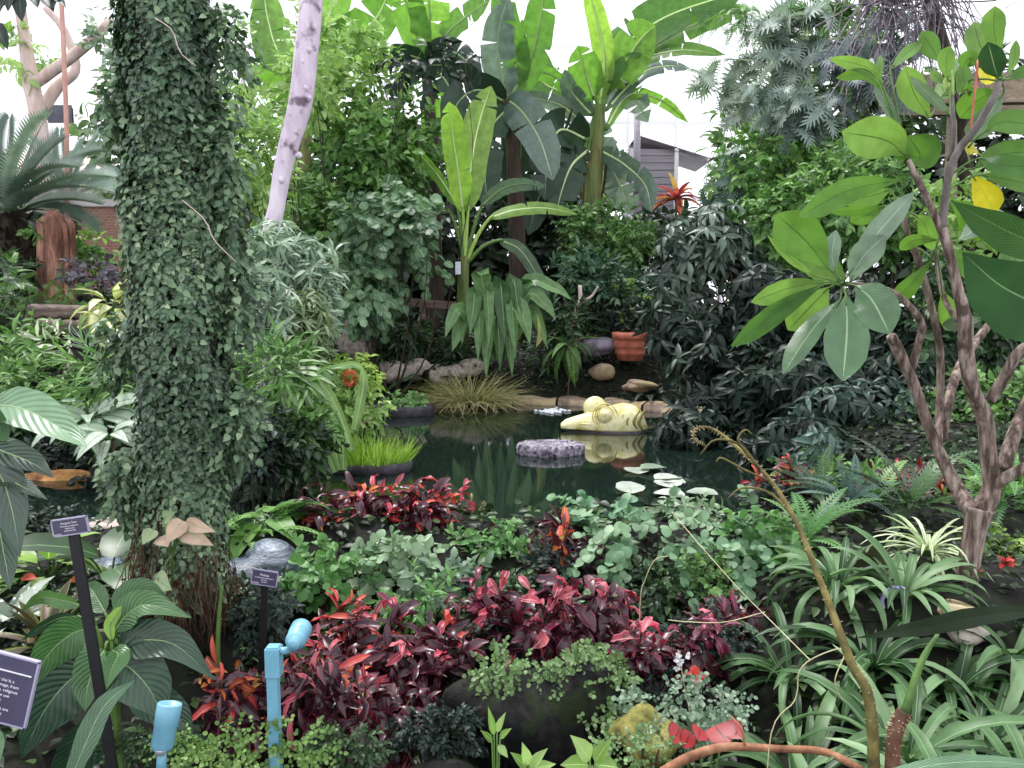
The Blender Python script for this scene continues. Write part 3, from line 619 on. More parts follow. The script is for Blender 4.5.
shrub('round_leaved_vine', 'lower round leaved vine hanging behind the wooden rail', 'vine', 362, 290, 12.4, 40, 38, 'round', 12, 1.0, L_VINE, cov=3.4, clumps=11, up=.7, view=.7, per=5, droop=.6)

# ---------------------------------------------------------------- bananas
def banana(label, stem, leaves, stemr, smat, ribmat=RIB, ribr=.03, group=None):
    p = [P(*q) for q in stem]; b = p[0].copy(); b[2] = float(ground(b[0], b[1]))
    t = thing('banana_plant', label, 'banana plant', b, group); m = M(); pts = [b-UP*.1]+[q for q in p[1:]]
    m.tube(pts, np.linspace(stemr, stemr*.55, len(pts)), 14, k=24)
    for k in range(4):
        a = k*1.7; off = np.array((math.cos(a), math.sin(a), 0))*stemr*.35
        m.tube([q+off*(1-i/len(pts)*.3) for i, q in enumerate(pts)], np.linspace(stemr*.75, stemr*.35, len(pts)), 10, k=20, rnd=k/4)
    m.build('pseudostem', smat, t)
    for path, wd, mt, roll, rip, cuts in leaves:
        Yb = stem[-1][2]
        if len(path[0]) == 2: n = len(path); path = [(x, y, Yb+(i/(n-1))*dyy) for i, (x, y) in enumerate(path) for dyy in [(-.9 if (hash((path[-1][0]*7+path[-1][1])) % 5) < 3 else .5)]]
        # petiole from the crown to the blade
        k = M(); c = p[-1]; q0 = P(*path[0]); q1 = P(*path[1]); k.tube([c-UP*.15, c*.5+q0*.5+UP*.02, q0, q0*.85+q1*.15], [ribr*1.7, ribr*1.4, ribr*1.1, ribr], 8, k=10)
        lf = bigleaf(t, path, wd, mt, BAN, roll, .22, rip, cuts, rib=ribmat, ribr=ribr)
        k.build('petiole', GSTEM if mt is not L_BANL else leafmat('bright petiole', ['a5c860'], trans=.1), lf, off=t['_o'])
    return t
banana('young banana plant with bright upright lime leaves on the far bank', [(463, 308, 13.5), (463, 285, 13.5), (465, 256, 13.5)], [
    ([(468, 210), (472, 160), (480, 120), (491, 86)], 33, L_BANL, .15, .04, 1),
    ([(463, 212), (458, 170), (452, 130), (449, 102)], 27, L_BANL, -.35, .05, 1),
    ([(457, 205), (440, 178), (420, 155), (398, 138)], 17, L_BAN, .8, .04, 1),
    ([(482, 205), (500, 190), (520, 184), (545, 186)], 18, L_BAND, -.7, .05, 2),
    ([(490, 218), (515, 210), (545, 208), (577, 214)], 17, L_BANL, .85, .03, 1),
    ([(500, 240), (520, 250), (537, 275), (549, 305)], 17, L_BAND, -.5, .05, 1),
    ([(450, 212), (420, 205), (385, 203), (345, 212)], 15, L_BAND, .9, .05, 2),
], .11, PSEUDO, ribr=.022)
YB = 16.5
DEADB = leafmat('dry banana leaf', ['4a4630', '5f5a3a'], vein='7d7858', vw=.04, trans=.2, rough=.6)
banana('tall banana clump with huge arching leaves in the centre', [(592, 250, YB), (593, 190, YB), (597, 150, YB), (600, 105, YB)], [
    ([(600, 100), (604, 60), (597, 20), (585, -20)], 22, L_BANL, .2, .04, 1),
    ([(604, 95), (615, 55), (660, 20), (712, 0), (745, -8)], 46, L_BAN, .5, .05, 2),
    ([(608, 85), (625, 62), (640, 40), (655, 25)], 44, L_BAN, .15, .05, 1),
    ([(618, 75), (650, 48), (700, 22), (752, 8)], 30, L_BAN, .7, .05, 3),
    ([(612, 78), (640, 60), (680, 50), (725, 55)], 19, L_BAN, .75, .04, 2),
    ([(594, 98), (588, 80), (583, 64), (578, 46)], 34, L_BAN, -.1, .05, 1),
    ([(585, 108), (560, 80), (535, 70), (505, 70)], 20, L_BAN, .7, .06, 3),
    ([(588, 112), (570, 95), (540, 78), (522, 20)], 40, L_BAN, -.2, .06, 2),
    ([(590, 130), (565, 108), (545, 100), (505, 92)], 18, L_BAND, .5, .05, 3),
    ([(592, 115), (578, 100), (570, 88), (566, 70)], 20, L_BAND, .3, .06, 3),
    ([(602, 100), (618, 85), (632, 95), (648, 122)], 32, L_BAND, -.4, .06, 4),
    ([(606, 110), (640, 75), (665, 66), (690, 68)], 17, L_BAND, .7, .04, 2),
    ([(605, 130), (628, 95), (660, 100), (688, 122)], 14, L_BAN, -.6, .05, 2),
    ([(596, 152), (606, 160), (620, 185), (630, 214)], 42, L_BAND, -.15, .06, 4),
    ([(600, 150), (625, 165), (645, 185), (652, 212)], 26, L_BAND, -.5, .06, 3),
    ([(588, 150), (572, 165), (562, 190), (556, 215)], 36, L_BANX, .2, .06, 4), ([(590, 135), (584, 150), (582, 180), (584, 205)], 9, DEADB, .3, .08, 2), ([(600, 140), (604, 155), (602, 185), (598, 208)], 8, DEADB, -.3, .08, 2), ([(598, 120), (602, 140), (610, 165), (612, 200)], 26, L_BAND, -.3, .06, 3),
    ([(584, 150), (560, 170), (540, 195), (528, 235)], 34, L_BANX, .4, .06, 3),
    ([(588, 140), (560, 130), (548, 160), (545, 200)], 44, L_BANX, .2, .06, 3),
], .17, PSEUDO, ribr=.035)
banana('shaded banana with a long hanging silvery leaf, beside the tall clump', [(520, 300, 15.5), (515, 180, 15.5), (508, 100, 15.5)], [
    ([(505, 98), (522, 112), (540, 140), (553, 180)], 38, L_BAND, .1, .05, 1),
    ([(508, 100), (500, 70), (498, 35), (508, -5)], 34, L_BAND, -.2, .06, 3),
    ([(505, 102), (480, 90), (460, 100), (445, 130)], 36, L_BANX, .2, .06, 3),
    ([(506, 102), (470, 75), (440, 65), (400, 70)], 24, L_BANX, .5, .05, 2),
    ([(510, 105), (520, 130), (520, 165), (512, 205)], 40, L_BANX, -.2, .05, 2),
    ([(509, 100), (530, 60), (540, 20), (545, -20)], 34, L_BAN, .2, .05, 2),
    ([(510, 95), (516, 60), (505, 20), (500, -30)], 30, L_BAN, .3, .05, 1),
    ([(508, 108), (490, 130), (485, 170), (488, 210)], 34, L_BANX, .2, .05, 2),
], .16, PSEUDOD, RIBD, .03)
banana('banana with a dry brown stem and dark drooping leaves behind the vine', [(436, 250, 16), (432, 150, 16), (425, 62, 16)], [
    ([(424, 60), (405, 55), (385, 58), (370, 72)], 24, L_BANX, .4, .05, 3),
    ([(425, 60), (445, 50), (465, 60), (480, 85)], 26, L_BANX, .2, .05, 3),
    ([(424, 62), (410, 75), (400, 95), (396, 115)], 22, L_BANX, -.3, .05, 2),
    ([(427, 62), (445, 80), (455, 105), (455, 135)], 26, L_BANX, .3, .05, 3),
    ([(424, 58), (412, 20), (400, -10), (375, -35)], 34, L_BAN, .2, .05, 2),
    ([(426, 58), (430, 20), (428, -10), (430, -40)], 40, L_BAN, .1, .05, 2),
    ([(427, 60), (450, 30), (475, 10), (490, 0)], 26, L_BAN, .6, .05, 3),
    ([(426, 70), (435, 95), (430, 120), (432, 150)], 22, L_BAN, .3, .05, 2),
], .14, PSEUDOD, RIBD, .03)
banana('banana with broad pale leaves rising beside the mauve trunk', [(300, 230, 17.5), (305, 140, 17.5), (312, 80, 17.5)], [
    ([(306, 78), (280, 55), (268, 20), (262, -20)], 36, L_BAN, .1, .05, 2),
    ([(300, 120), (290, 90), (275, 60), (266, 25), (264, -10)], 36, L_BAN, .1, .05, 1),
    ([(310, 78), (340, 50), (375, 20), (395, -25)], 44, L_BAN, .1, .05, 2),
    ([(312, 78), (318, 40), (335, 0), (345, -30)], 36, L_BAN, .2, .05, 2),
    ([(308, 82), (285, 90), (262, 80), (240, 60)], 30, L_BAN, .5, .05, 3),
    ([(312, 84), (335, 70), (350, 60), (370, 70)], 26, L_BAN, .5, .05, 3),
], .16, PSEUDO, RIB, .03)

# red cordyline near the shed
rosette('cordyline', 'red and yellow cordyline in front of the grey shed', 'plant', P(676, 200, 17), 24, .55, .12, 'strap', leafmat('red cordyline', ['7d3440', 'a8525a', 'c9707a', 'e0d24a'], trans=.35, tcol='ffb0a0'), (1.4, -.1), 1.0, cane=.03)
# ================================================================ far bank of the pond
COPE = solid('tan wet edging stone', ['54463c', '7d6a5a', 'a08b72', '8a7f4a'], 3, .7, bump=.5)
def edge_path(): 
    a = np.linspace(.02, math.pi-.35, 60); return a
i = 0
EDG = ['at the far left end', 'second along', 'below the boulders', 'below the sandy grass', 'under the broad leaved clump', 'below the hanging fern', 'behind the fish sculpture', 'right of the fish sculpture', 'under the dark drooping shrub']
angs = np.linspace(2.62, .45, 10)
for k in range(9):
    m = M(); V = []
    for a in np.linspace(angs[k]-.006, angs[k+1]+.006, 9):
        ring = []
        for rr, z in [(1.0, -.25), (.985, .08), (1.0, .17), (1.06, .2), (1.15, .18), (1.17, -.1)]:
            w = 1+.012*math.sin(a*37+z*9); ring.append((.25+2.79*rr*w*math.cos(a), 9.3+3.34*rr*w*math.sin(a), z+.02*math.sin(a*29)))
        V.append(ring)
    V = np.array(V); m.grid(V); c = V.reshape(-1, 3).mean(0); o = m.build('edging_stone', COPE, None, off=c); o.location = c
    tag(o, 'flat tan edging stone of the pond, '+['where the lime rushes hide it', 'beside the lime rushes', 'under the row of boulders', 'behind the sandy grass tuft', 'under the broad leaved clump', 'below the hanging fern', 'behind the fish sculpture', 'beyond the fish sculpture', 'under the dark drooping shrub'][k], 'edging stone', 'edging stones round the pond')
GREY = solid('grey boulder', ['4f4743', '8d8079', 'b5a89e', '6d645e'], 5, .85, bump=.6)
for px, py, rx, ry, lab in [(391, 376, 16, 10, 'grey boulder at the beginning of the row, half in shade'), (416, 374, 14, 12, 'large pale boulder standing highest in the row by the pond'), (437, 377, 11, 9, 'small round boulder after the highest one'), (454, 376, 12, 9, 'brownish boulder beside the sandy grass'), (472, 371, 13, 9, 'dim boulder behind the sandy grass'), (345, 348, 26, 18, 'large shaded boulder behind the lime bush')]:
    rock(lab, px, py-3, 13.1, rx*1.05, ry*1.15, GREY, px, name='boulder')
VIO = solid('violet grey boulder', ['4a434f', '7d7585', '9a92a0'], 4, .8, bump=.5)
rock('smooth violet grey boulder beside the terracotta pot', 597, 347, 13.6, 18, 10, VIO, 11, name='boulder')
rock('small mossy stone at the foot of the hanging fern', 602, 372, 13.2, 14, 9, COPE, 12, name='boulder')
rock('mossy yellow stone at the water beyond the fish sculpture', 640, 385, 12.7, 16, 6, COPE, 13, name='boulder')
# wooden rail
WOOD = solid('weathered brown rail', ['5d4a42', '7d675c', '93807a'], 5, .8, (.4, 4, 4))
t = thing('wooden_rail', 'low weathered wooden rail on short posts behind the vine', 'railing', G(415, 330, 14)); a = P(372, 299, 14); b = P(470, 307, 14); d = nz(b-a)
m = M(); m.box((a+b)/2, (np.linalg.norm(b-a), .1, .13), [d, nz(np.cross(UP, d)), nz(np.cross(d, np.cross(UP, d)))]); m.build('rail', WOOD, t, False)
for f in (.1, .52, .93):
    q = a+(b-a)*f; z0 = float(ground(q[0], 14)); m = M(); m.box((q[0], 14.02, (q[2]+z0)/2-.05), (.12, .1, q[2]-z0+.06)); m.build('post', WOOD, t, False)
# yellow tag hanging on the young banana
m = M(); q = P(458, 268, 13.35); m.box(q, (.085, .01, .2)); o = m.build('plant_tag', solid('white tag', ['dfe4ee', 'c5cede'], 9, .5), None, False, off=q); o.location = q; tag(o, 'small white tag hung on the stem of the young banana', 'tag')
# terracotta pots
TERRA = solid('terracotta', ['8f4a38', 'b56450', 'c57d68'], 4, .8, bump=.15)
def pot(label, px, py, Y, wpx, hpx):
    s = Y/F; c = P(px, py+hpx/2, Y); R = wpx*s/2; H = hpx*s
    t = thing('terracotta_pot', label, 'pot', c); m = M()
    m.lathe([(0, 0), (R*.72, 0), (R*.78, H*.2), (R*.84, H*.22), (R*.84, H*.3), (R*.86, H*.45), (R*.91, H*.47), (R*.91, H*.55), (R*.93, H*.74), (R*.82, H*.8), (0, H*.8)], c); m.build('pot_body', TERRA, t)
    m = M(); m.lathe([(R*.93, H*.74), (R*1.02, H*.75), (R*1.03, H), (R*.92, H), (R*.88, H*.8)], c); m.build('rim', TERRA, t); return t
pot('round terracotta pot with raised bands under the dark shrubs', 630, 346, 13.4, 36, 28)
pot('second terracotta pot, half hidden behind the drooping dark leaves', 697, 338, 12, 34, 30)
# pale stick
m = M(); q = G(575, 350, 13.4); m.tube([q, P(574, 320, 13.4), P(580, 302, 13.4), P(580, 285, 13.4)], [.05, .045, .035, .03], 8, k=12); m2 = M(); 
t = thing('cut_branch', 'pale peeled forked stick standing beside the broad leaved clump', 'branch', q); m.build('shaft', PBARK, t); m2.tube([P(580, 304, 13.4), P(592, 296, 13.35), P(598, 286, 13.3)], [.03, .02, .012], 7, k=8); m2.build('fork', PBARK, t)

# broad leaved clump on the bank (drooping leaves)
L_ASP = leafmat('broad strap leaf', ['3a5a33', '557d48', '769a62'], vein='93b57d', vw=.05, trans=.25, rough=.35, side=.0)
def hangleaves(label, name, px, py, Y, tips, wd, mt, prof=LAN, grp=None):
    b = G(px, py, Y); t = thing(name, label, 'plant', b, grp)
    for i, (mx, my, tx, ty) in enumerate(tips):
        yy = Y-.1-.25*((i*37) % 5)/5; o = bigleaf(t, [(px+(mx-px)*.15, py-8, Y), (mx, my, yy), ((mx+tx)/2+(tx-mx)*.12, (my+ty)/2-4, yy-.1), (tx, ty, yy-.2)], wd*(.8+.4*((i*53) % 7)/7), mt, prof, ((i*71) % 11-5)*.13, .3, n=14, na=2)
    return t
hangleaves('large clump of broad drooping strap leaves beside the young banana', 'aspidistra', 500, 368, 12.9,
    [(470, 310, 462, 345), (478, 292, 470, 335), (488, 288, 488, 350), (500, 284, 505, 345), (512, 282, 520, 330), (520, 288, 545, 325), (526, 296, 556, 320), (510, 300, 516, 360), (496, 300, 500, 372), (482, 310, 478, 362), (470, 318, 452, 352), (530, 310, 548, 350), (482, 280, 481, 276), (525, 285, 572, 300), (462, 310, 445, 338), (505, 310, 512, 378), (490, 315, 486, 380), (515, 305, 530, 345)], 17, L_ASP)
t = bpy.data.objects['aspidistra']
bigleaf(t, [(481, 330, 12.9), (481, 300, 12.8), (481, 277, 12.8)], 9, L_MID, LAN, .2, .3, n=12, na=2)
bigleaf(t, [(538, 300, 12.7), (541, 330, 12.6), (536, 348, 12.6)], 8, leafmat('yellowing strap leaf', ['c9c27a', 'b5a860'], trans=.2), LAN, .4, .3, n=12, na=2)
rosette('bird_of_paradise', 'arching dark green strap leaved plant in front of the wooden rail', 'plant', G(425, 362, 13.2), 22, 1.0, .12, 'strap', L_DEEP, (1.3, .3), 1.2)
for px, py, Y, rx, ry, kd, lp, asp, mt, cov, lab in [
    (385, 335, 13.4, 40, 30, 'lance', 14, .28, L_DEEP, 4, 'dark fine leaved bush behind the row of boulders'),
    (455, 345, 13.6, 40, 22, 'lance', 14, .25, L_DEEP, 4, 'dark low bush between the rail plant and the broad leaved clump'),
    (600, 240, 15, 54, 36, 'ovate', 9, .5, leafmat('round bush green', ['3a5f2f', '5f8a45', '92b56d'], trans=.35), 4.5, 'bright round bush under the tall banana clump'),  # mid to light greens of the bush itself
    (605, 285, 14.4, 55, 36, 'lance', 14, .3, leafmat('teal foliage', ['1f3a2a', '33553d', '557a58', '86a585'], trans=.25), 4.5, 'blue green bush above the terracotta pot'),
    (625, 318, 13.9, 42, 16, 'lance', 15, .28, L_DARK, 4, 'dark drooping bush growing over the terracotta pot'),
    (625, 296, 13.8, 8, 12, 'ovate', 12, .6, L_LIME, 3, 'small lime shoot above the terracotta pot'),
    (560, 330, 13.6, 24, 30, 'lance', 16, .25, L_DEEP, 4, 'dark bush behind the pale peeled stick'),
]: shrub('bank_bush', lab, 'shrub', px, py, Y, rx, ry, kd, lp, asp, mt, cov=cov, clumps=11, bend=.6)
rosette('fern', 'light green fern hanging down to the water beside the pale stick', 'fern', P(568, 345, 13), 20, .7, .17, 'fern', L_MID, (.9, -.7), 1.5, leafname='frond', cane=.014)
rosette('fern', 'dark fern over the edging behind the fish sculpture', 'fern', G(650, 375, 12.6), 14, .7, .2, 'fern', L_DARK, (1.2, .1), 1.3, leafname='frond')

# pond planting
def tuft(name, label, cat, base, R, n, L, W, mat, el, bend, root=None, part='foliage', rnd=None):
    g = rng(); base = np.asarray(base, float); r = root or thing(name, label, cat, base); a = g.uniform(0, 6.283, n); q = np.sqrt(g.uniform(0, 1, n)); e = el[0]+(el[1]-el[0])*q+g.normal(0, .12, n)
    R = np.broadcast_to(R, 2); pos = base+np.stack([np.cos(a)*q*R[0], np.sin(a)*q*R[1], 0*a], -1); a = a+g.normal(0, .5, n)
    d = np.stack([np.cos(a)*np.cos(e), np.sin(a)*np.cos(e), np.sin(e)], -1); m = M()
    place(m, 'blade', pos, d, UP+.3*g.normal(0, 1, (n, 3))-.3*d, L*g.uniform(.6, 1.15, n), W, bend*g.uniform(.5, 1.4, n), g=g); m.build(part, mat, r); return r
STRAW = leafmat('straw grass', ['8f8a52', 'b0aa72', 'cfc995', '6d7a45'], trans=.25, rough=.6)
tuft('grass_tuft', 'straw coloured grass tuft spreading over the far pond edge', 'grass', P(470, 402, 12.3), (.5, .25), 700, .75, .012, STRAW, (1.2, .25), .9)
tuft('rushes', 'bright lime green rushes standing in a dark basket in the pond', 'grass', P(370, 470, 7.75), (.34, .22), 650, .36, .012, leafmat('lime rush', ['6d982c', '98c045', 'c2dc78'], trans=.45), (1.45, 1.05), .35)
DSTONE = solid('dark planter', ['1a181c', '332f36', '4a4550'], 6, .6, bump=.4)
def ring_planter(name, label, px, py, Y, w, h, mt=DSTONE, top=.6):
    s = Y/F; c = P(px, py, Y); c[2] = WATER; R = w*s/2; H = h*s
    t = thing(name, label, 'planter', c-UP*.06); m = M(); g = rng()
    th = np.linspace(0, 2*np.pi, 40, endpoint=False); wob = 1+.03*np.sin(th*5+g.uniform(0, 6))+.02*np.sin(th*9)
    V = np.array([[(c[0]+r*R*wob[i]*math.cos(a), c[1]+r*R*.7*wob[i]*math.sin(a), c[2]+z*H) for i, a in enumerate(th)] for r, z in [(0, -.1), (.9, -.4), (1, .15), (1.0, .55), (.93, .8), (.8, .72), (.4, top), (0, top)]]); m.grid(V, True); m.build('basket', mt, t); return t
ring_planter('floating_planter', 'dark round basket under the lime green rushes', 372, 476, 7.75, 84, 12)
ring_planter('floating_planter', 'dark round basket with low bright greens near the far bank', 402, 411, 11.6, 66, 12)
shrub('pond_greens', 'low bright green leaves heaped in the far round basket', 'plant', 404, 404, 11.6, 22, 7, 'ovate', 8, .6, leafmat('pond greens', ['5d8a45', '86b56a', 'a9d090'], trans=.3), cov=4, dz=14, stems=0, base=P(404, 408, 11.6))
t = ring_planter('floating_planter', 'lumpy violet grey floating basket with thin shoots in mid pond', 550, 459, 8.6, 70, 13, solid('violet tuff', ['3a343f', '6a6270', '948c9a', 'b0a8b5'], 22, .85, bump=1.0, spots=('201c24', 14, .6)))
c = P(550, 452, 8.6); tuft('pond_shoots', 'thin grey green shoots growing out of the lumpy floating basket', 'grass', c-UP*.01, (.3, .15), 46, .16, .014, L_SILV, (1.5, .8), .5)
m = M(); g = rng()
m = M(); 
# fish-like sculpture
YEL = solid('pale yellow painted stone', ['a99a4a', 'd5cc8a', 'e8e2b5', 'c9c078'], 5, .65, bump=.25, spots=('8a7f3a', 7, .68))
FY = 10.1; s = FY/F; W0 = WATER
t = thing('fish_sculpture', 'pale yellow bulging eyed fish head sculpture floating in the pond', 'sculpture', P(600, 432, FY)*(1, 1, 0)+UP*W0)
def fx(px): return P(px, 425, FY)[0]
prof = [(561, 3, 1, 5), (566, 6, 4, 8), (576, 8.5, 8, 10), (588, 11, 11, 13), (600, 13.5, 13.5, 17), (612, 16.5, 15.5, 19), (624, 18.5, 15.5, 19), (636, 16, 13.5, 17), (642, 12, 11, 14), (646, 3, 9, 10)]
V = []
pp_ = np.array([p[0] for p in prof], float); 
for x in np.linspace(561, 646, 34):
    top = np.interp(x, pp_, [p[1] for p in prof]); wd = np.interp(x, pp_, [p[3] for p in prof]); ring = []
    for a in np.linspace(0, 2*math.pi, 28, endpoint=False):
        ca, sa = math.cos(a), math.sin(a); zz = top*s*(max(sa, 0)**.8*1.35 if sa > 0 else sa*.35)
        ring.append((fx(x), FY+wd*s*ca*1.0, W0+.045+zz))
    V.append(ring)
V = np.array(V); m = M(); m.grid(np.concatenate([np.repeat(V[:1].mean(1, keepdims=True), 28, 1), V, np.repeat(V[-1:].mean(1, keepdims=True), 28, 1)]), True); m.build('head', YEL, t)
m = M(); V2 = V.copy(); cx = V[:, :, 1].mean(); V2[:, :, 1] = FY+(V[:, :, 1]-FY)*1.07; V2[:, :, 2] = W0-.02+(V[:, :, 2]-W0)*.16; V2[:, :, 0] += .01
m.grid(np.concatenate([np.repeat(V2[:1].mean(1, keepdims=True), 28, 1), V2, np.repeat(V2[-1:].mean(1, keepdims=True), 28, 1)]), True); m.build('jaw', solid('dark violet painted stone', ['2b2430', '4a4052', '5d5366'], 6, .6), t)
for (ex, ey, dy, r, fr) in [(605, 416, -.15, 8.6, 1), (595, 408, .1, 12, 0)]:
    c = P(ex, ey, FY+dy); m = M(); m.blob(c, (r*s, r*s*.9, r*s), 1, 0, 16); e = m.build('eye', YEL, t)
    if not fr: continue
    m = M(); ax = np.array((-.15, -1, .1)); a = nz(np.cross(ax, UP)); b_ = np.cross(nz(ax), a)
    for rr in (1.12, 1.42):
        th = np.linspace(0, 2*np.pi, 30); m.tube([c+nz(ax)*(.35-.25*(rr-1))*r*s+rr*r*s*(np.cos(q)*a+np.sin(q)*b_) for q in th], .09*r*s, 6, cap=False)
    m.build('ring', YEL, e, off=t['_o'])
for x in (629, 636, 641):
    m = M(); m.tube([P(x+4, 410, FY-.1), P(x-1, 418, FY-.19), P(x-2, 424, FY-.21), P(x+2, 430, FY-.2)], [.008, .02, .02, .008], 7, k=10); m.build('gill', solid('olive painted stone', ['6d6636', '8a8248'], 6, .7), t)
m = M(); m.tube([P(566, 428, FY-.06), P(582, 424, FY-.12), P(600, 426, FY-.17), P(622, 429, FY-.2)], [.008, .016, .016, .01], 7, k=14); m.build('lip', YEL, t)
# small fountain ripple foam beside the hanging fern, lily pads at the near shore, white glare put into their colour
m = M(); g = rng()
for i in range(60): q = P(552+g.normal(0, 7), 409, 11.9+g.normal(0, .12)); q[2] = WATER+.01; m.blob(q, (.03, .03, .018), i, .1, 5)
q = P(552, 409, 11.9); q[2] = WATER; o = m.build('water_foam', solid('foam', ['c5ccd2', 'e5eaee'], 8, .4), None, off=q); o.location = q; o['kind'] = 'stuff'; tag(o, 'small patch of white foam on the water below the hanging fern', 'foam')
PADW = leafmat('glare painted lily pad', ['a9b5a8', 'd5dcd2', '6d8a6a'], vein='8fa08c', vw=.04, trans=.1, rough=.25, spec=.7)  # whitish pad tones stand in for glare on the water
for i, (px, py, Y) in enumerate([(637, 478, 7.6), (655, 482, 7.3), (640, 490, 7.1), (668, 492, 7.0), (652, 498, 6.8), (676, 484, 7.4), (630, 500, 6.75), (684, 500, 6.8), (662, 474, 7.8)]):
    q = P(px, py, Y); q[2] = WATER+.012+.003*i; m = M(); place(m, 'round', [q-(0, .1, 0)], [(math.sin(i*2.1), math.cos(i*2.1), .05)], [UP], .26, .24, .05, [i/9]); o = m.build('lily_pad', PADW, None, off=q); o.location = q
    tag(o, 'glare painted lily pad floating in the small drift at the near shore', 'lily pad', 'lily pads at the near shore')

# ================================================================ left middle thicket beside the ivy trunk
for px, py, Y, rx, ry, kd, lp, asp, mt, cov, mode, lab in [
    (295, 255, 8.6, 52, 40, 'lance', 26, .17, L_SILV, 4, 'whorl', 'silvery bamboo like bush at the foot of the mauve trunk'),
    (258, 300, 7.6, 30, 52, 'lance', 24, .18, L_SILV, 4, 'whorl', 'pale narrow leaved bush against the ivy trunk'),
    (292, 325, 8.0, 38, 46, 'lance', 26, .16, leafmat('olive bamboo foliage', ['4a5f3d', '6d8558', '96aa7d'], trans=.25), 4, 'whorl', 'olive bamboo like bush below the silvery one'),
    (318, 300, 8.4, 22, 46, 'lance', 24, .14, L_SILV, 3, 'whorl', 'thin hanging bamboo fringe beside the round leaved vine'),
    (268, 385, 7.0, 44, 40, 'lance', 26, .2, L_MID, 4, 'twig', 'mid green bush behind the fan palm leaf'),
    (285, 450, 6.7, 58, 36, 'ovate', 15, .45, L_DEEP, 4.5, 'twig', 'deep green bush at the water beside the ivy trunk'),
    (300, 420, 6.9, 40, 26, 'ovate', 15, .45, L_MID, 4, 'twig', 'mid green bush between fan palm leaf and water'),
    (345, 410, 8.2, 34, 36, 'ovate', 10, .5, L_LIME, 4, 'twig', 'bright small leaved bush behind the lime rushes'),
    (355, 372, 8.5, 30, 22, 'ovate', 11, .5, leafmat('yellow green foliage', ['5f8a2f', '8fb545', 'c9d66a'], trans=.4), 3.5, 'twig', 'yellow green bush with an orange flower near the boulders'),
    (258, 445, 6.4, 24, 44, 'ovate', 13, .5, L_DARK, 4, 'twig', 'dark bush tight against the ivy trunk'),
]: shrub('thicket_shrub', lab, 'shrub', px, py, Y, rx, ry, kd, lp, asp, mt, cov=cov, clumps=12, mode=mode, bend=.9, droop=.5 if mode == 'whorl' else .2)
t = thing('fan_palm', 'fan palm with drooping pleated leaf over the pond corner', 'palm', G(282, 470, 7)); FANM = leafmat('fan palm leaf', ['6f9060', '93b080', 'b5cc9f'], trans=.25, rough=.35)
g = rng()
for cx, cy, tips in [(286, 372, [(262, 405), (272, 415), (285, 422), (300, 420), (315, 412), (328, 400), (338, 388), (340, 376), (250, 392), (246, 378), (322, 362)])]:
    m = M(); m.tube([G(282, 470, 7), P(276, 410, 7), P(286, 372, 6.9)], [.014, .012, .008], 6, k=12, mi=1)
    for tx, ty in tips: leafpx(m, (cx, cy, 6.9), (tx, ty, 6.8+g.uniform(-.15, .1)), 7, 'lance', .9, rnd=g.uniform())
    m.build('fan_leaf', [FANM, GSTEM], t)
for base, mid, tip, w in [((320, 470), (335, 400), (352, 366), 10), ((330, 468), (322, 420), (300, 385), 10), ((322, 470), (312, 430), (310, 405), 9), ((335, 465), (330, 420), (326, 392), 9), ((328, 470), (362, 400), (363, 380), 9), ((318, 470), (305, 440), (318, 412), 9)]: pass
t = thing('strap_leaved_plant', 'tall pale green strap leaved plant bending over beside the lime rushes', 'plant', G(340, 480, 7.3))
for pth, w in [([(352, 450), (338, 410), (322, 385), (296, 376)], 9), ([(355, 430), (362, 395), (364, 378), (362, 366)], 10), ([(362, 367), (352, 364), (340, 366), (326, 368)], 7), ([(340, 470), (330, 430), (322, 412), (312, 410)], 8), ([(336, 472), (322, 440), (314, 425), (306, 432)], 8), ([(344, 470), (342, 440), (334, 415), (326, 405)], 8), ([(330, 478), (318, 455), (312, 448), (310, 460)], 7)]:
    bigleaf(t, [p+(7.3-.05*i,) for i, p in enumerate(pth)], w, leafmat('pale strap leaf', ['7fa565', '9dbf80'], vein='c5d9a9', vw=.08, trans=.3), STR, .2, .3, n=18, na=2)
m = M(); g = rng()
t = thing('flower_head', 'orange red ixora flower head on the yellow green bush', 'flower', P(350, 378, 8.1)); q = P(350, 378, 8.1)
dd = nz(g.normal(0, 1, (60, 3))); place(m, 'ovate', q+dd*.05, dd, UP+dd, .05, .03, .3, g=g); m.build('petals', leafmat('orange petals', ['d5603a', 'e8855a', 'c94a35'], trans=.3, tcol='ffb090'), t)

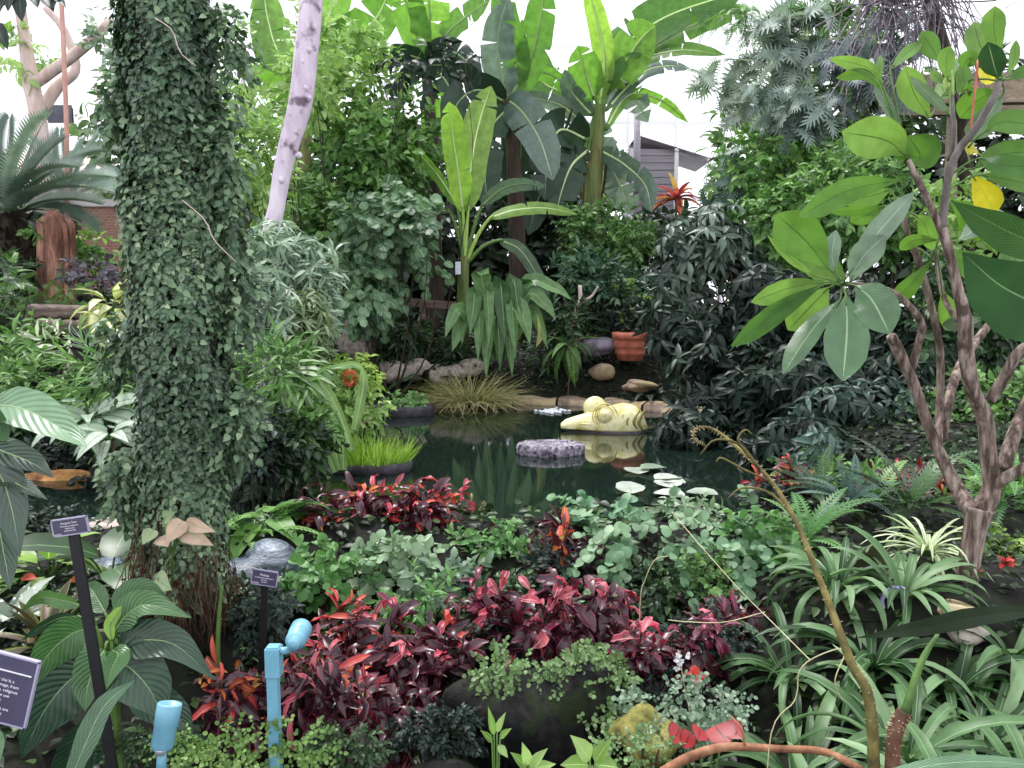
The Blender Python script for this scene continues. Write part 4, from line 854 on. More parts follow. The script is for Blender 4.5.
# ================================================================ right of the pond
for px, py, Y, rx, ry, kd, lp, asp, mt, cov, mode, lab in [
    (712, 262, 11, 78, 54, 'lance', 24, .27, leafmat('grey glossy foliage', ['1f2b26', '35463c', '5a6d5f', '8f9f92'], trans=.15, rough=.42, spec=.35), 5, 'whorl', 'large grey glossy drooping bush beside the pond, its upper part'),
    (690, 335, 10.6, 60, 46, 'lance', 26, .28, L_DARK, 5, 'whorl', 'dark drooping foliage overhanging the second terracotta pot'),
    (735, 385, 9.6, 66, 60, 'lance', 28, .26, L_DARK, 5, 'whorl', 'dark drooping bush at the water beyond the fish sculpture'),
    (775, 228, 11.5, 60, 38, 'ovate', 13, .5, L_MID, 4.5, 'twig', 'mid green leafy climber over the grey glossy bush'),
    (775, 170, 12.5, 62, 42, 'ovate', 13, .5, leafmat('fresh green foliage', ['3f6a2f', '5f9040', '8ab95a'], trans=.4), 4, 'twig', 'fresh green climber behind the bent plumeria leaves'),
    (850, 200, 11, 60, 60, 'ovate', 13, .5, L_MID, 4, 'twig', 'mid green climber behind the plumeria leaf fan'),
    (770, 320, 10.2, 60, 56, 'lance', 26, .28, L_DARK, 5, 'whorl', 'dark drooping bush between grey glossy bush and plumeria leaf fan'),
    (820, 380, 9.0, 66, 56, 'lance', 24, .28, L_DARK, 5, 'whorl', 'dark bush under the drooping plumeria leaf fan'),
    (910, 390, 8.8, 60, 56, 'lance', 22, .28, L_DARK, 4.5, 'whorl', 'dark bush right behind the plumeria fork'),
    (700, 430, 9.0, 42, 30, 'lance', 24, .26, L_DARK, 4.5, 'whorl', 'dark overhanging bush at the far end of the fish sculpture'),
    (860, 330, 9.5, 70, 60, 'lance', 22, .28, L_DARK, 4.5, 'whorl', 'dark thicket behind the plumeria branches'),
    (850, 420, 8.3, 80, 44, 'lance', 24, .28, leafmat('blue dark foliage', ['18231f', '273a34', '3d544b', '5f7a6d'], trans=.15, rough=.45), 4.5, 'whorl', 'blue dark bush low behind the plumeria trunk'),
    (800, 445, 7.8, 70, 34, 'lance', 26, .28, L_DARK, 4.5, 'whorl', 'dark low bush above the red crotons of the far bed'),
    (960, 330, 9, 60, 70, 'ovate', 18, .5, L_DEEP, 4.5, 'twig', 'deep green tall bush behind the plumeria fork'),
    (990, 420, 8, 50, 50, 'ovate', 15, .5, L_MID, 4.2, 'twig', 'mid green bush at the edge behind the plumeria branch'),
    (930, 430, 8.2, 40, 40, 'ovate', 13, .5, L_DEEP, 4.2, 'twig', 'small leaved dark bush between the plumeria stems'),
    (955, 235, 10.5, 46, 50, 'ovate', 16, .5, L_LIME, 3.2, 'twig', 'lime leafy bush glowing behind the plumeria crown'),
]: shrub('pondside_shrub', lab, 'shrub', px, py, Y, rx, ry, kd, lp, asp, mt, cov=cov, clumps=15, mode=mode, bend=1.0, droop=.55 if mode == 'whorl' else .2, per=8 if mode == 'whorl' else 6)
for px, py, Y, rx, ry, lp, kd, mt, lab in [
    (745, 80, 13.5, 44, 42, 30, 'lobed', leafmat('pale split leaf', ['849a88', 'b0c0b0', 'd8e2d5'], trans=.35), 'pale split leaf climber beside the end of the long banana leaf'),
    (800, 55, 12.8, 56, 46, 34, 'lobed', leafmat('hazy split leaf', ['7d918a', 'a3b5ac', 'd0dcd4'], trans=.35), 'blue green split leaf climber high above the pond'),  # haze of the upper climbers put into this leaf colour
    (868, 70, 12.2, 46, 56, 34, 'lobed', leafmat('slate foliage', ['525f64', '75858a', 'a3b0b3'], trans=.25), 'slate grey split leaf climber beside the dry stems'),
    (805, 110, 12.2, 60, 36, 32, 'lobed', L_BLUE, 'lower blue green split leaf climber over the fresh green climber'),
    (725, 175, 12.4, 30, 46, 26, 'lobed', L_BLUE, 'split leaf climber at the edge of the grey glossy bush'),
    (740, 20, 13.6, 40, 22, 20, 'pinnate', L_MID, 'feathery light green foliage in the gap above the climbers'),
    (820, 12, 13, 46, 18, 30, 'fan', L_MID, 'feathery palm like foliage along the top edge'),
]: shrub('split_leaf_climber', lab, 'climber', px, py, Y, rx, ry, kd, lp, .9 if kd != 'pinnate' else .5, mt, cov=3.2 if kd != 'pinnate' else 2, clumps=13, mode='whorl', bend=.8, droop=.4, per=5, stems=4)
# dry hanging stems
t = thing('dead_palm', 'tangle of grey dry hanging stems at the top beside the timber beam', 'palm', G(972, 300, 12)); g = rng(); DRY = solid('dry grey stem', ['4a424a', '6d636d', '93888f'], 8, .8)
k = M(); k.tube([G(972, 300, 12), P(965, 120, 11.9), P(925, -10, 11.7)], [.12, .1, .1], 10); k.build('trunk', DBARK, t)
m = M()
for i in range(110):
    a = P(905+g.normal(0, 30), g.uniform(-35, 10), 11.5+g.uniform(-.5, .3)); x = g.uniform(-90, 70); tip = P(915+x*1.15, g.uniform(20, 118), 11.3+g.uniform(-.8, .2)); md = P(915+x*.6+g.normal(0, 14), g.uniform(-25, 35), 11.3); m.tube([a, md, tip], [.011, .009, .004], 5, k=9, rnd=g.uniform())
m.build('dry_fronds', DRY, t)

# sapling with drooping whorls in front of the dark thicket
t = shrub('sapling', 'slim blue green sapling with drooping leaf whorls in front of the dark thicket', 'sapling', 808, 455, 6.9, 28, 36, 'lance', 32, .24, leafmat('slate sapling', ['2f453d', '48635a', '6d887d'], trans=.2), cov=1.8, clumps=5, mode='whorl', bend=1.0, droop=.4, per=7, stems=3)
# ================================================================ ivy covered trunk
IVY = leafmat('ivy', ['25372a', '425c43', '66825f', '9ab38a'], trans=.15, rough=.42, vein='7d9476', vw=.06)
IVYG = leafmat('young ivy', ['4a6a35', '6d8f45', '90ad60'], trans=.3)
YT = 4.25; sT = YT/F
tb = G(185, 665, YT); t = thing('ivy_covered_trunk', 'thick upright trunk fully wrapped in small leaved ivy, roots bare at its foot', 'tree', tb)
AX = [(186, 700), (184, 600), (183, 500), (185, 400), (180, 280), (174, 180), (168, 90), (164, 0), (160, -60)]
WD = [46, 46, 48, 54, 52, 48, 47, 48, 48]
ap = np.array([P(x, y, YT) for x, y in AX]); ap[0] = tb-UP*.1
m = M(); m.tube(ap, np.array(WD)*sT*.68, 20, k=50); m.build('trunk', solid('shaded dark bark', ['0f0d0b', '1e1915', '2b241d'], 14, .9, (1, 1, .25)), t)  # bark darkened, shade between the ivy leaves put into its colour
g = rng(); N = 34000; m = M(); m2 = M()
axp = smooth(ap[1:], 200); wdd = np.interp(np.linspace(0, 1, 200), np.linspace(0, 1, len(WD)-1), WD[1:])*sT
q = g.uniform(0, 1, N)**.95; i = (q*199).astype(int); az = g.uniform(0, 2*np.pi, N)
zz = axp[i][:, 2]; lump = .07*np.sin(az*2+zz*3.1)+.06*np.sin(az*3-zz*5.3+1)+.05*np.sin(az*5+zz*9)+.03*np.sin(zz*17+az*4)
lump = lump*np.clip((zz-.3)/.8, .3, 1)
rad = wdd[i]*(.74+.2*g.uniform(0, 1, N)**2)+lump*.3
out = np.stack([np.cos(az), np.sin(az), 0*az], -1); pos = axp[i]+out*rad[:, None]
keep = (zz > .6) | (g.uniform(0, 1, N) < .4+.5*np.clip(zz/.6, 0, 1)); pos, out, zk = pos[keep], out[keep], zz[keep]; n = len(pos)
d = nz(np.cross(out, UP)*g.normal(0, .8, n)[:, None]-UP*g.uniform(.2, 1, n)[:, None]+out*g.uniform(.0, .7, n)[:, None])
l = g.uniform(.02, .04, n)
place(m, 'heart', pos, d, out+UP*.5+g.normal(0, .35, (n, 3)), l, l*.9, .4, np.clip(g.normal(.45, .22, n)+.15*np.sin(zk*4), 0, 1))
# loose trailing sprays
for px, py, rx, ry, k in [(230, 150, 13, 60, 600), (232, 300, 14, 50, 500), (238, 420, 14, 50, 500), (118, 60, 4, 60, 160), (112, 108, 10, 14, 130), (122, 330, 8, 60, 300), (125, 470, 12, 40, 400), (225, 30, 16, 40, 400), (230, 230, 12, 40, 300)]:
    spray(m, g, P(px, py, YT), np.array((rx, 14, ry))*sT, int(k*1.3), 'heart', .038, .9, clumps=8, per=6, tw=.12, droop=.6)
m.build('ivy', IVY, t)
# two long thin runners and the bare aerial roots at the foot
ARO = solid('reddish aerial root', ['2d1f18', '4f382b', '75573f'], 12, .85); m = M()
for i in range(420):
    a = g.uniform(0, 6.28); o = np.array((math.cos(a), math.sin(a), 0)); z0 = g.uniform(.15, .75); r = 46*sT*.76
    o2 = np.array((math.cos(a+g.normal(0, .35)), math.sin(a+g.normal(0, .35)), 0)); m.tube([tb*(1, 1, 0)+o*r+UP*z0, tb*(1, 1, 0)+o2*(r+g.uniform(.0, .06))+UP*z0*.5+g.normal(0, .04, 3), tb+o2*(r+g.uniform(0, .08))+UP*(g.uniform(-.05, .2))], [.0016, .0026, .0014], 4, k=7, rnd=g.uniform())
m.build('aerial_roots', ARO, t)
for pth in [[(155, 18), (172, 30), (180, 52), (196, 66)], [(182, 200), (205, 220), (214, 240), (236, 262)]]:
    k = M(); k.tube([P(x, y, YT-.3) for x, y in pth], .0022, 5, k=8); k.build('runner', PBARK, t)
# pink syngonium climbing on it
SYN = leafmat('pink arrowhead leaf', ['c9a590', 'd8b8a2', 'b5a585'], vein='a9b080', vw=.06, edge='a5a07a', ew=.9, trans=.25); SYG = leafmat('green arrowhead leaf', ['90a878', 'a9bb90'], vein='7d9565', trans=.25)
r = thing('syngonium', 'pinkish arrowhead vine leaves clinging to the foot of the ivy trunk', 'plant', P(172, 585, YT-.24))
for b, tip, w, mt in [((166, 536), (168, 547), 26, SYN), ((180, 524), (166, 544), 22, SYN), ((184, 530), (214, 546), 22, SYN), ((190, 524), (216, 532), 16, SYN), ((152, 532), (142, 545), 16, SYG), ((158, 580), (172, 590), 24, SYG), ((165, 518), (176, 512), 14, SYG)]:
    m = M(); leafpx(m, b+(YT-.36,), tip+(YT-.42,), w, 'heart', .3, (0, -1, .3)); m.tube([P(172, 585, YT-.25), P(172, 555, YT-.3), P(*b, YT-.36)], .004, 5, k=7, mi=1); m.build('leaf', [mt, GSTEM], r)
m = M(); m.tube([G(218, 690, YT-.32), P(218, 640, YT-.33), P(222, 585, YT-.3)], [.012, .011, .008], 7, k=9); c = G(218, 690, YT-.32); o = m.build('green_shoot', GSTEM, None, off=c); o.location = c; tag(o, 'single upright green shoot before the roots of the ivy trunk', 'shoot')

# ================================================================ plumeria
PLB = solid('plumeria bark', ['40332c', '75635a', 'a39188'], 26, .85, (1, 1, .16), bump=.9, lo=.4, hi=.62, spots=('4a3d36', 9, .64))
PLY = solid('dark young bark', ['3a3634', '5a5350', '77706a'], 14, .7, (1, 1, .3))
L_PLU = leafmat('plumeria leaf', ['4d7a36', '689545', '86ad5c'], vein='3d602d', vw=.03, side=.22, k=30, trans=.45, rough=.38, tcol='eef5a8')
L_PLD = leafmat('shaded plumeria leaf', ['30572f', '456d40'], vein='8aa87a', vw=.04, side=.1, k=26, trans=.15, rough=.3, spec=.6)  # darker copy of the plumeria leaf, shade put into its colour
L_PLS = leafmat('sheen plumeria leaf', ['6d8a70', '8fa88c'], vein='a9bfa0', vw=.04, side=.15, k=26, trans=.15, rough=.3, spec=.6)  # paler grey copy, sheen put into the leaf colour
L_PLY = leafmat('yellowing plumeria leaf', ['d5c93a', 'e0d24a'], vein='a9b040', vw=.04, trans=.4, spots=('7d4a1a', 14, .72), tcol='ffff90')
YP = 4.45
t = thing('plumeria_tree', 'bare stemmed plumeria tree with forked trunk and long paddle leaves', 'tree', G(965, 612, YP))
def br(name, pts, rad, mt=PLB, k=26, n=12):
    m = M(); pp = [P(x, y, YP+dy) for x, y, dy in pts]; m.tube(pp, [r*.62*YP/F for r in rad], n, k=k); return m.build(name, mt, t)
m = M(); pp = [G(965, 612, YP)-UP*.08]+[P(x, y, YP) for x, y in [(965, 606), (968, 570), (975, 530), (980, 508)]]; m.tube(pp, np.array([15, 12, 10.5, 11, 15])*YP/F, 16, k=30); m.build('trunk', PLB, t)
br('branch', [(980, 512, 0), (992, 488, 0), (988, 450, 0), (985, 420, 0), (972, 388, -.05), (966, 350, -.08), (965, 320, -.1), (958, 290, -.1), (950, 255, -.1), (942, 228, -.1)], [18, 15, 12.5, 13, 12, 11.5, 11, 8, 7, 8])
br('branch', [(942, 230, -.1), (945, 200, -.1), (950, 170, -.12), (960, 148, -.12), (976, 128, -.14), (992, 100, -.16), (1000, 82, -.16)], [7, 6, 5.5, 6, 5.5, 5, 4], PLY)
br('branch', [(950, 160, -.1), (953, 135, -.05), (952, 100, 0), (950, 80, 0)], [4, 4, 3.5, 2.5], PLY)
br('branch', [(942, 232, -.1), (930, 205, -.1), (918, 180, -.15), (908, 160, -.15)], [6, 5, 5, 4], PLB)
br('branch', [(972, 512, 0), (958, 490, .1), (945, 465, .15), (930, 430, .2), (912, 380, .2), (898, 350, .18), (891, 336, .15)], [14, 12, 10.5, 9, 9, 10, 8])
br('branch', [(912, 368, .2), (918, 345, .15), (922, 325, .1), (908, 305, .05), (892, 292, 0), (870, 286, 0), (846, 284, 0)], [7, 6, 6.5, 5.5, 5, 4, 4])
br('branch', [(938, 445, .2), (940, 400, .3), (940, 350, .3), (932, 310, .25), (920, 265, .2), (908, 235, .2), (903, 215, .2)], [7, 6.5, 6, 6, 5.5, 5, 4.5])
br('branch', [(942, 440, .25), (950, 395, .35), (962, 362, .5), (985, 330, .6), (1005, 305, .7)], [8, 8, 8, 7, 6])
br('branch', [(958, 320, -.05), (945, 300, .1), (938, 270, .15), (936, 250, .15)], [5, 4.5, 4, 3.5])
br('branch', [(990, 400, 0), (1003, 380, -.05), (1016, 356, -.1), (1030, 345, -.1)], [9, 9, 8, 10])
br('branch', [(1003, 470, 0), (1012, 440, .05), (1025, 410, .1), (1045, 370, .1)], [12, 11, 11, 11])
br('branch', [(995, 486, -.02), (1012, 474, -.1), (1040, 462, -.15)], [10, 9, 9])
# leaves: stalk point, (bend), tip, width, material, roll
A = (842, 286); Bc = (950, 84); Cc = (1002, 82); Dd = (905, 158); Ee = (903, 214); Ff = (936, 248)
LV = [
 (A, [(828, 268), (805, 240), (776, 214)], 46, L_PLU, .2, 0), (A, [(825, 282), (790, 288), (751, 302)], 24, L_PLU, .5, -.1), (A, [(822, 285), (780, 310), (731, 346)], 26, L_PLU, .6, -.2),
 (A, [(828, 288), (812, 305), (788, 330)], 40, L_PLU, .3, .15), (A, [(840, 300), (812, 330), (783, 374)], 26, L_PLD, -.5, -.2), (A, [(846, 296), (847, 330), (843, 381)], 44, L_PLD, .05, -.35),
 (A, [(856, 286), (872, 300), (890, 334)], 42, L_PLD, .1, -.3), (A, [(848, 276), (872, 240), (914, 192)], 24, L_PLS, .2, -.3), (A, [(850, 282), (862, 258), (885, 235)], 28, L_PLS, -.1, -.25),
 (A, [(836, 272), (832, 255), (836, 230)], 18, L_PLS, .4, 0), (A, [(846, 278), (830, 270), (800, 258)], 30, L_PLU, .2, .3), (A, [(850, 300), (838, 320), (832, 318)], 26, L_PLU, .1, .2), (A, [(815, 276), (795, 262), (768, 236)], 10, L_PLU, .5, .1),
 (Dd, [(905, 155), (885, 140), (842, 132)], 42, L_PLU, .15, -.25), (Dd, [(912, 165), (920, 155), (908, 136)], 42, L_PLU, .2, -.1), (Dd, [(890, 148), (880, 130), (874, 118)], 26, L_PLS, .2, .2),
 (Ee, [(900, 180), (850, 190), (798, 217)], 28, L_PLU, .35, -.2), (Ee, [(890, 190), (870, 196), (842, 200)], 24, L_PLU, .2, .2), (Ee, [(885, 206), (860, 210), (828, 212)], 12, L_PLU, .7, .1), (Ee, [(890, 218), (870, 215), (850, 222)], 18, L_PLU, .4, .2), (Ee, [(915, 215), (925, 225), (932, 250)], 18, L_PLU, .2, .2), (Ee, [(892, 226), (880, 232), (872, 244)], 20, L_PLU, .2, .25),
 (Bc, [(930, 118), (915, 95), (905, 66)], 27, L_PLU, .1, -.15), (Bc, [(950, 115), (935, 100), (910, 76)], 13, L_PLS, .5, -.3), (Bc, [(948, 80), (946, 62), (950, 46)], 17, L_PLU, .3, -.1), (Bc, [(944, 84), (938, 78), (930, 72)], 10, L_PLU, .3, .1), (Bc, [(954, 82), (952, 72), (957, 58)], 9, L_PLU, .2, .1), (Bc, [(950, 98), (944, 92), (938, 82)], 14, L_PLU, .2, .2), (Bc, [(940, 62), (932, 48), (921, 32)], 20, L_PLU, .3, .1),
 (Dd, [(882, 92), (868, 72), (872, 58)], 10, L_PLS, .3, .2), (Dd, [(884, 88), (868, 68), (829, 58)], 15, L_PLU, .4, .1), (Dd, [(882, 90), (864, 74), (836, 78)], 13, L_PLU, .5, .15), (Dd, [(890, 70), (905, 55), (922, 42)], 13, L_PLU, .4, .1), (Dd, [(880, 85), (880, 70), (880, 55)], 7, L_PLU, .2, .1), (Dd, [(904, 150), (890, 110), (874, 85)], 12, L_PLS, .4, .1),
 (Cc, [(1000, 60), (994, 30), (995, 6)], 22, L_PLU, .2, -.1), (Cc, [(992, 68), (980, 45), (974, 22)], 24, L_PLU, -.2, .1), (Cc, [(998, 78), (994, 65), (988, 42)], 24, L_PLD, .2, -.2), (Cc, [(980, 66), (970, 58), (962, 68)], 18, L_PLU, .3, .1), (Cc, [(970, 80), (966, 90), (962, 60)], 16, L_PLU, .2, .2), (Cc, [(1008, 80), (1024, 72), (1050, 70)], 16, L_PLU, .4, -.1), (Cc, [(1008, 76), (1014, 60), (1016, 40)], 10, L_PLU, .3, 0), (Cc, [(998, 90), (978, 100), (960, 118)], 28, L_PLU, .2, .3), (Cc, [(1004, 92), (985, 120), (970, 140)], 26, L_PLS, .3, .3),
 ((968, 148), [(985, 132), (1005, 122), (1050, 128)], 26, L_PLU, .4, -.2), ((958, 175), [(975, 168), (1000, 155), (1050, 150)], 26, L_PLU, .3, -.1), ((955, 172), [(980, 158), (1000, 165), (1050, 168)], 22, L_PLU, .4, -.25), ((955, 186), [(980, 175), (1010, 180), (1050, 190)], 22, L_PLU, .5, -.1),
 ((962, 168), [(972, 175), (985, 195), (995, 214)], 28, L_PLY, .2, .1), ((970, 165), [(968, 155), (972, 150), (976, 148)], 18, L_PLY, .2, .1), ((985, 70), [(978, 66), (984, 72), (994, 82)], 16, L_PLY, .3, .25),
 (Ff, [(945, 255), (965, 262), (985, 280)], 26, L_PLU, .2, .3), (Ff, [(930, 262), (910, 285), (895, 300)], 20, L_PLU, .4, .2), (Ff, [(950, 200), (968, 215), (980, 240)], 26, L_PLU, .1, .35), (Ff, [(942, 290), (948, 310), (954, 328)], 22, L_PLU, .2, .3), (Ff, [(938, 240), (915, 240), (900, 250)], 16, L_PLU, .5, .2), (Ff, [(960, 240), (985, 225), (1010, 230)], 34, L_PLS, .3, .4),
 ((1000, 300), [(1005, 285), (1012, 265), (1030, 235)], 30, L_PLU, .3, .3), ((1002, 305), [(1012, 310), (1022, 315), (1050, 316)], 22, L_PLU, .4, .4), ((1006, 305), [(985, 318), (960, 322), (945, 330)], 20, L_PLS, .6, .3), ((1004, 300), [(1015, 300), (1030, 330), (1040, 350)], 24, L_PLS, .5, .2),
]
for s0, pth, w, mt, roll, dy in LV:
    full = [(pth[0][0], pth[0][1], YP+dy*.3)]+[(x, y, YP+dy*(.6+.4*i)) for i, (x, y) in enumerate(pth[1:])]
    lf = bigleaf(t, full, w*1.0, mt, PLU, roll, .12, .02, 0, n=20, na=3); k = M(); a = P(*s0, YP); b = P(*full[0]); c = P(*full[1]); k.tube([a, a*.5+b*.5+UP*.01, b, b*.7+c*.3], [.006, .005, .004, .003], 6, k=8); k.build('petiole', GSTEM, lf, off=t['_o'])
m = M(); m.tube([P(970, 142, YP), P(972, 118, YP), P(976, 82, YP), P(978, 60, YP)], .006, 6, k=8); m.build('flower_stalk', solid('red stalk', ['a84a45', 'c96a60'], 6, .5), t)
for i, (x, y) in enumerate([(948, 70), (952, 74), (945, 76)]): k = M(); k.tube([P(x, 96, YP), P(x, 82, YP), P(x+(i-1)*3, y-4, YP)], [.012, .012, .002], 8, k=8); k.build('bud', leafmat('bud', ['a9c86a'], trans=.2), t)
# very close dark leaf from another branch on the near side
t = thing('plumeria_branch', 'large dark plumeria leaf hanging in very close from beside the viewpoint', 'branch', (1.75, 2.3, .0))
m = M(); m.tube([(1.75, 2.3, -.05), (1.85, 2.3, 1.2), (1.8, 2.3, 1.9), P(1075, 290, 2.3)], [.026, .024, .018, .008], 10, k=20); m.build('shaft', PLB, t)
bigleaf(t, [(1075, 318, 2.3), (1040, 305, 2.2), (1000, 285, 2.1), (962, 252, 2.05)], 84, leafmat('smooth dark plumeria leaf', ['2f5230', '426a3c'], vein='7d9a6d', vw=.02, trans=.12, rough=.28, spec=.7), OVA, .15, .15, 0, n=24)
bigleaf(t, [(1080, 245, 2.5), (1030, 240, 2.45), (990, 222, 2.4), (952, 201, 2.35)], 44, leafmat('dark plumeria underside', ['2f4f2a', '45683a'], vein='5d7d4a', vw=.03, side=.15, trans=.2), OVA, .5, .15, 0, n=24)
bigleaf(t, [(1080, 275, 2.6), (1030, 250, 2.6), (1000, 232, 2.6), (975, 235, 2.6)], 26, L_PLS, OVA, .3, .15, 0, n=20)
# pot at the plumeria foot
CREAM = solid('cream stone', ['9a8a6a', 'c9b590', 'd8c8a5'], 5, .8)
rock('sandy cream stone at the foot of the plumeria trunk', 955, 611, 4.22, 24, 12, CREAM, 31, 26, flat=None)
rock('pale weathered stone below the sandy cream one', 968, 632, 4.12, 20, 13, solid('pale stone', ['8a8178', 'b5aca0'], 5, .8), 32, 18)

# ================================================================ signs
SIGN = solid('dark violet sign plate', ['3d384f', '4a4560'], 2.5, .35, bump=0, spec=.6); SIGNE = solid('pale sign edge', ['8f8aa5', 'a5a0ba'], 3, .4, bump=0); BLK = solid('black stake', ['0b0b0e', '17171b'], 6, .5, bump=.1); INK = solid('white lettering', ['eceaf4', 'f6f4fb'], 3, .6, bump=0)
def sign(label, corners, Y, foot, lines, stakew=10):
    """flat plate given by its corners, on a slanted stake"""
    tl, tr, br_, bl = [P(x, y, yy) for (x, y), yy in zip(corners, Y)]
    xa = nz(tr-tl); n = nz(np.cross(bl-tl, xa)); n = n if n[1] < 0 else -n; ya = np.cross(n, xa); ya = ya if ya[2] > 0 else -ya
    w = np.linalg.norm(tr-tl); h = np.linalg.norm(bl-tl); c = (tl+tr+bl+br_)/4
    base = np.array(foot); t = thing('plant_sign', label, 'sign', base)
    m = M(); m.box(c-n*.006, (w, h, .008), [xa, ya, n]); m.build('plate', SIGN, t, False)
    m = M()
    for sx in (-1, 1): m.box(c+xa*sx*w/2-n*.006, (.004, h+.004, .010), [xa, ya, n])
    for sy in (-1, 1): m.box(c+ya*sy*h/2-n*.006, (w+.004, .004, .010), [xa, ya, n])
    m.build('edge', SIGNE, t, False)
    for body, sz, fx_, fy, al in lines: text(body, sz*h, c+xa*fx_*w+ya*fy*h+n*.001, [xa, ya, n], t, INK, align=al)
    if stakew:
        m = M(); top = c-ya*h*.35-n*.018; d = nz(base-top); m.box((top+base)/2, (np.linalg.norm(base-top), .012, stakew*Y[0]/F), [d, nz(np.cross(d, xa)), nz(np.cross(d, np.cross(d, xa)))]); m.build('stake', BLK, t, False)
        m = M(); m.box(top+ya*.004+n*.004, (stakew*Y[0]/F*1.5, h*.4, .006), [xa, ya, n]); m.build('bracket', BLK, t, False)
    return t, c, xa, ya, n, w, h
S1 = 2.72
sign('small violet plant sign on a slanted black stake before the ivy trunk', [(52, 521), (87, 516), (87, 533), (52, 537)], [S1]*4, P(138, 790, 2.6)*(1, 1, 0)+UP*(float(ground(P(138, 790, 2.6)[0], 2.6))-.05), [('Rangoon Tree', .17, 0, .2, 'CENTER'), ('Dimocarpus malayensis', .12, 0, .03, 'CENTER'), ('Sapindaceae', .12, 0, -.12, 'CENTER'), ('Southeast Asia', .12, 0, -.26, 'CENTER'), ('NATIVE', .14, -.48, -.45, 'LEFT')], 11)
S2 = 3.9
q = G(258, 690, S2)
sign('small violet plant sign on a black stake beside the ivy trunk roots', [(253, 569), (278, 573), (277, 588), (249, 583)], [S2]*4, q-UP*.05, [('Malanga', .2, 0, .15, 'CENTER'), ('Xanthosoma sagittifolium', .12, 0, -.02, 'CENTER'), ('Araceae', .12, 0, -.16, 'CENTER'), ('Tropics', .12, 0, -.3, 'CENTER'), ('NATIVE', .14, -.48, -.42, 'LEFT')], 7)
S3 = 1.75
t, c, xa, ya, n, w_, h_ = sign('large tilted violet information sign cut off by the side of the view', [(-52, 640), (40, 664), (22, 729), (-70, 705)], [S3]*4, (-1.25, 1.75, -.02), [
    ('The root is considered sacred, or the Is a', .062, .30, .13, 'RIGHT'), ('used in rituals and pilgrimage, from', .062, .36, .055, 'RIGHT'), ('the temples. Traditionally, religious', .062, .36, -.02, 'RIGHT'), ('offerings by the family\'s fine use', .062, .28, -.095, 'RIGHT'), ('of the leaves on a light', .062, .2, -.17, 'RIGHT'), ('The stalk and leaf stems both are', .062, .3, -.30, 'RIGHT'), ('used as foods and drinks', .062, .24, -.37, 'RIGHT')], 22)
m = M(); m.box(c+ya*h_*.28+n*.0, (w_*.92, .0022, .002), [xa, ya, n]); m.build('rule_line', INK, t, False)

# ================================================================ pale blue watering posts
PIPE = solid('pale blue pipe', ['5d97b0', '70a9c0', '558fa8'], 3, .38, bump=.05, spec=.6, spots=('8fb8c5', 6, .7))
q = G(273, 800, 2.75); Yq = 2.75; s = Yq/F
t = thing('watering_post', 'pale blue square post with a swivelling cylinder head beside the red crotons', 'sprinkler', q)
m = M(); a = P(273, 672, Yq); m.box((a[0], Yq, (a[2]+q[2])/2-.02), (11*s, 11*s, a[2]-q[2]+.04)); m.build('post', PIPE, t, False)
m = M(); c = P(274, 661, Yq); m.box(c, (15*s, 15*s, 30*s)); m.box(c+UP*15*s, (12*s, 12*s, 3*s)); m.build('joint_box', PIPE, t, False)
m = M(); m.tube([P(280, 651, Yq), P(288, 650, Yq), P(294, 645, Yq-.02)], [4*s, 4*s, 5*s], 10, k=8); m.build('arm', PIPE, t)
m = M(); a = P(295, 642, Yq-.03); b = P(302, 627, Yq+.06); d = nz(b-a); L = np.linalg.norm(b-a); R = 10.5*s
m.lathe([(0, -.3*L), (R*.55, -.28*L), (R*.62, -.1*L), (R*.95, 0), (R, .1*L), (R, .45*L), (R*1.05, .47*L), (R*1.05, .95*L), (R*.95, L*1.02), (R*.85, L*.9), (0, L*.88)], a, d, 28); m.build('head', PIPE, t)
Yq = 2.6; s = Yq/F; q = G(158, 830, Yq)
t = thing('watering_post', 'pale blue cylinder head tilted up before the big veined leaves', 'sprinkler', q)
m = M(); m.tube([q-UP*.04, P(161, 800, Yq), P(162, 752, Yq)], [5*s]*3, 10, k=6); m.build('post', PIPE, t)
m = M(); c = P(161, 750, Yq-.01); m.lathe([(0, -6*s), (5*s, -5*s), (6*s, 0), (5*s, 5*s), (0, 6*s)], c, (1, .2, .1), 16); m.build('swivel', solid('chrome', ['a5b5bd', 'cfdae0'], 4, .25, metal=.6, bump=0), t)
m = M(); a = P(161, 752, Yq); b = P(170, 703, Yq+.04); d = nz(b-a); L = np.linalg.norm(b-a); R = 12.5*s
m.lathe([(0, .02*L), (R*.7, .03*L), (R*.92, .12*L), (R*.93, .52*L), (R*1.0, .54*L), (R*1.02, .97*L), (R*.95, 1.0*L), (R*.86, .9*L), (0, .88*L)], a, d, 28); m.build('head', PIPE, t)

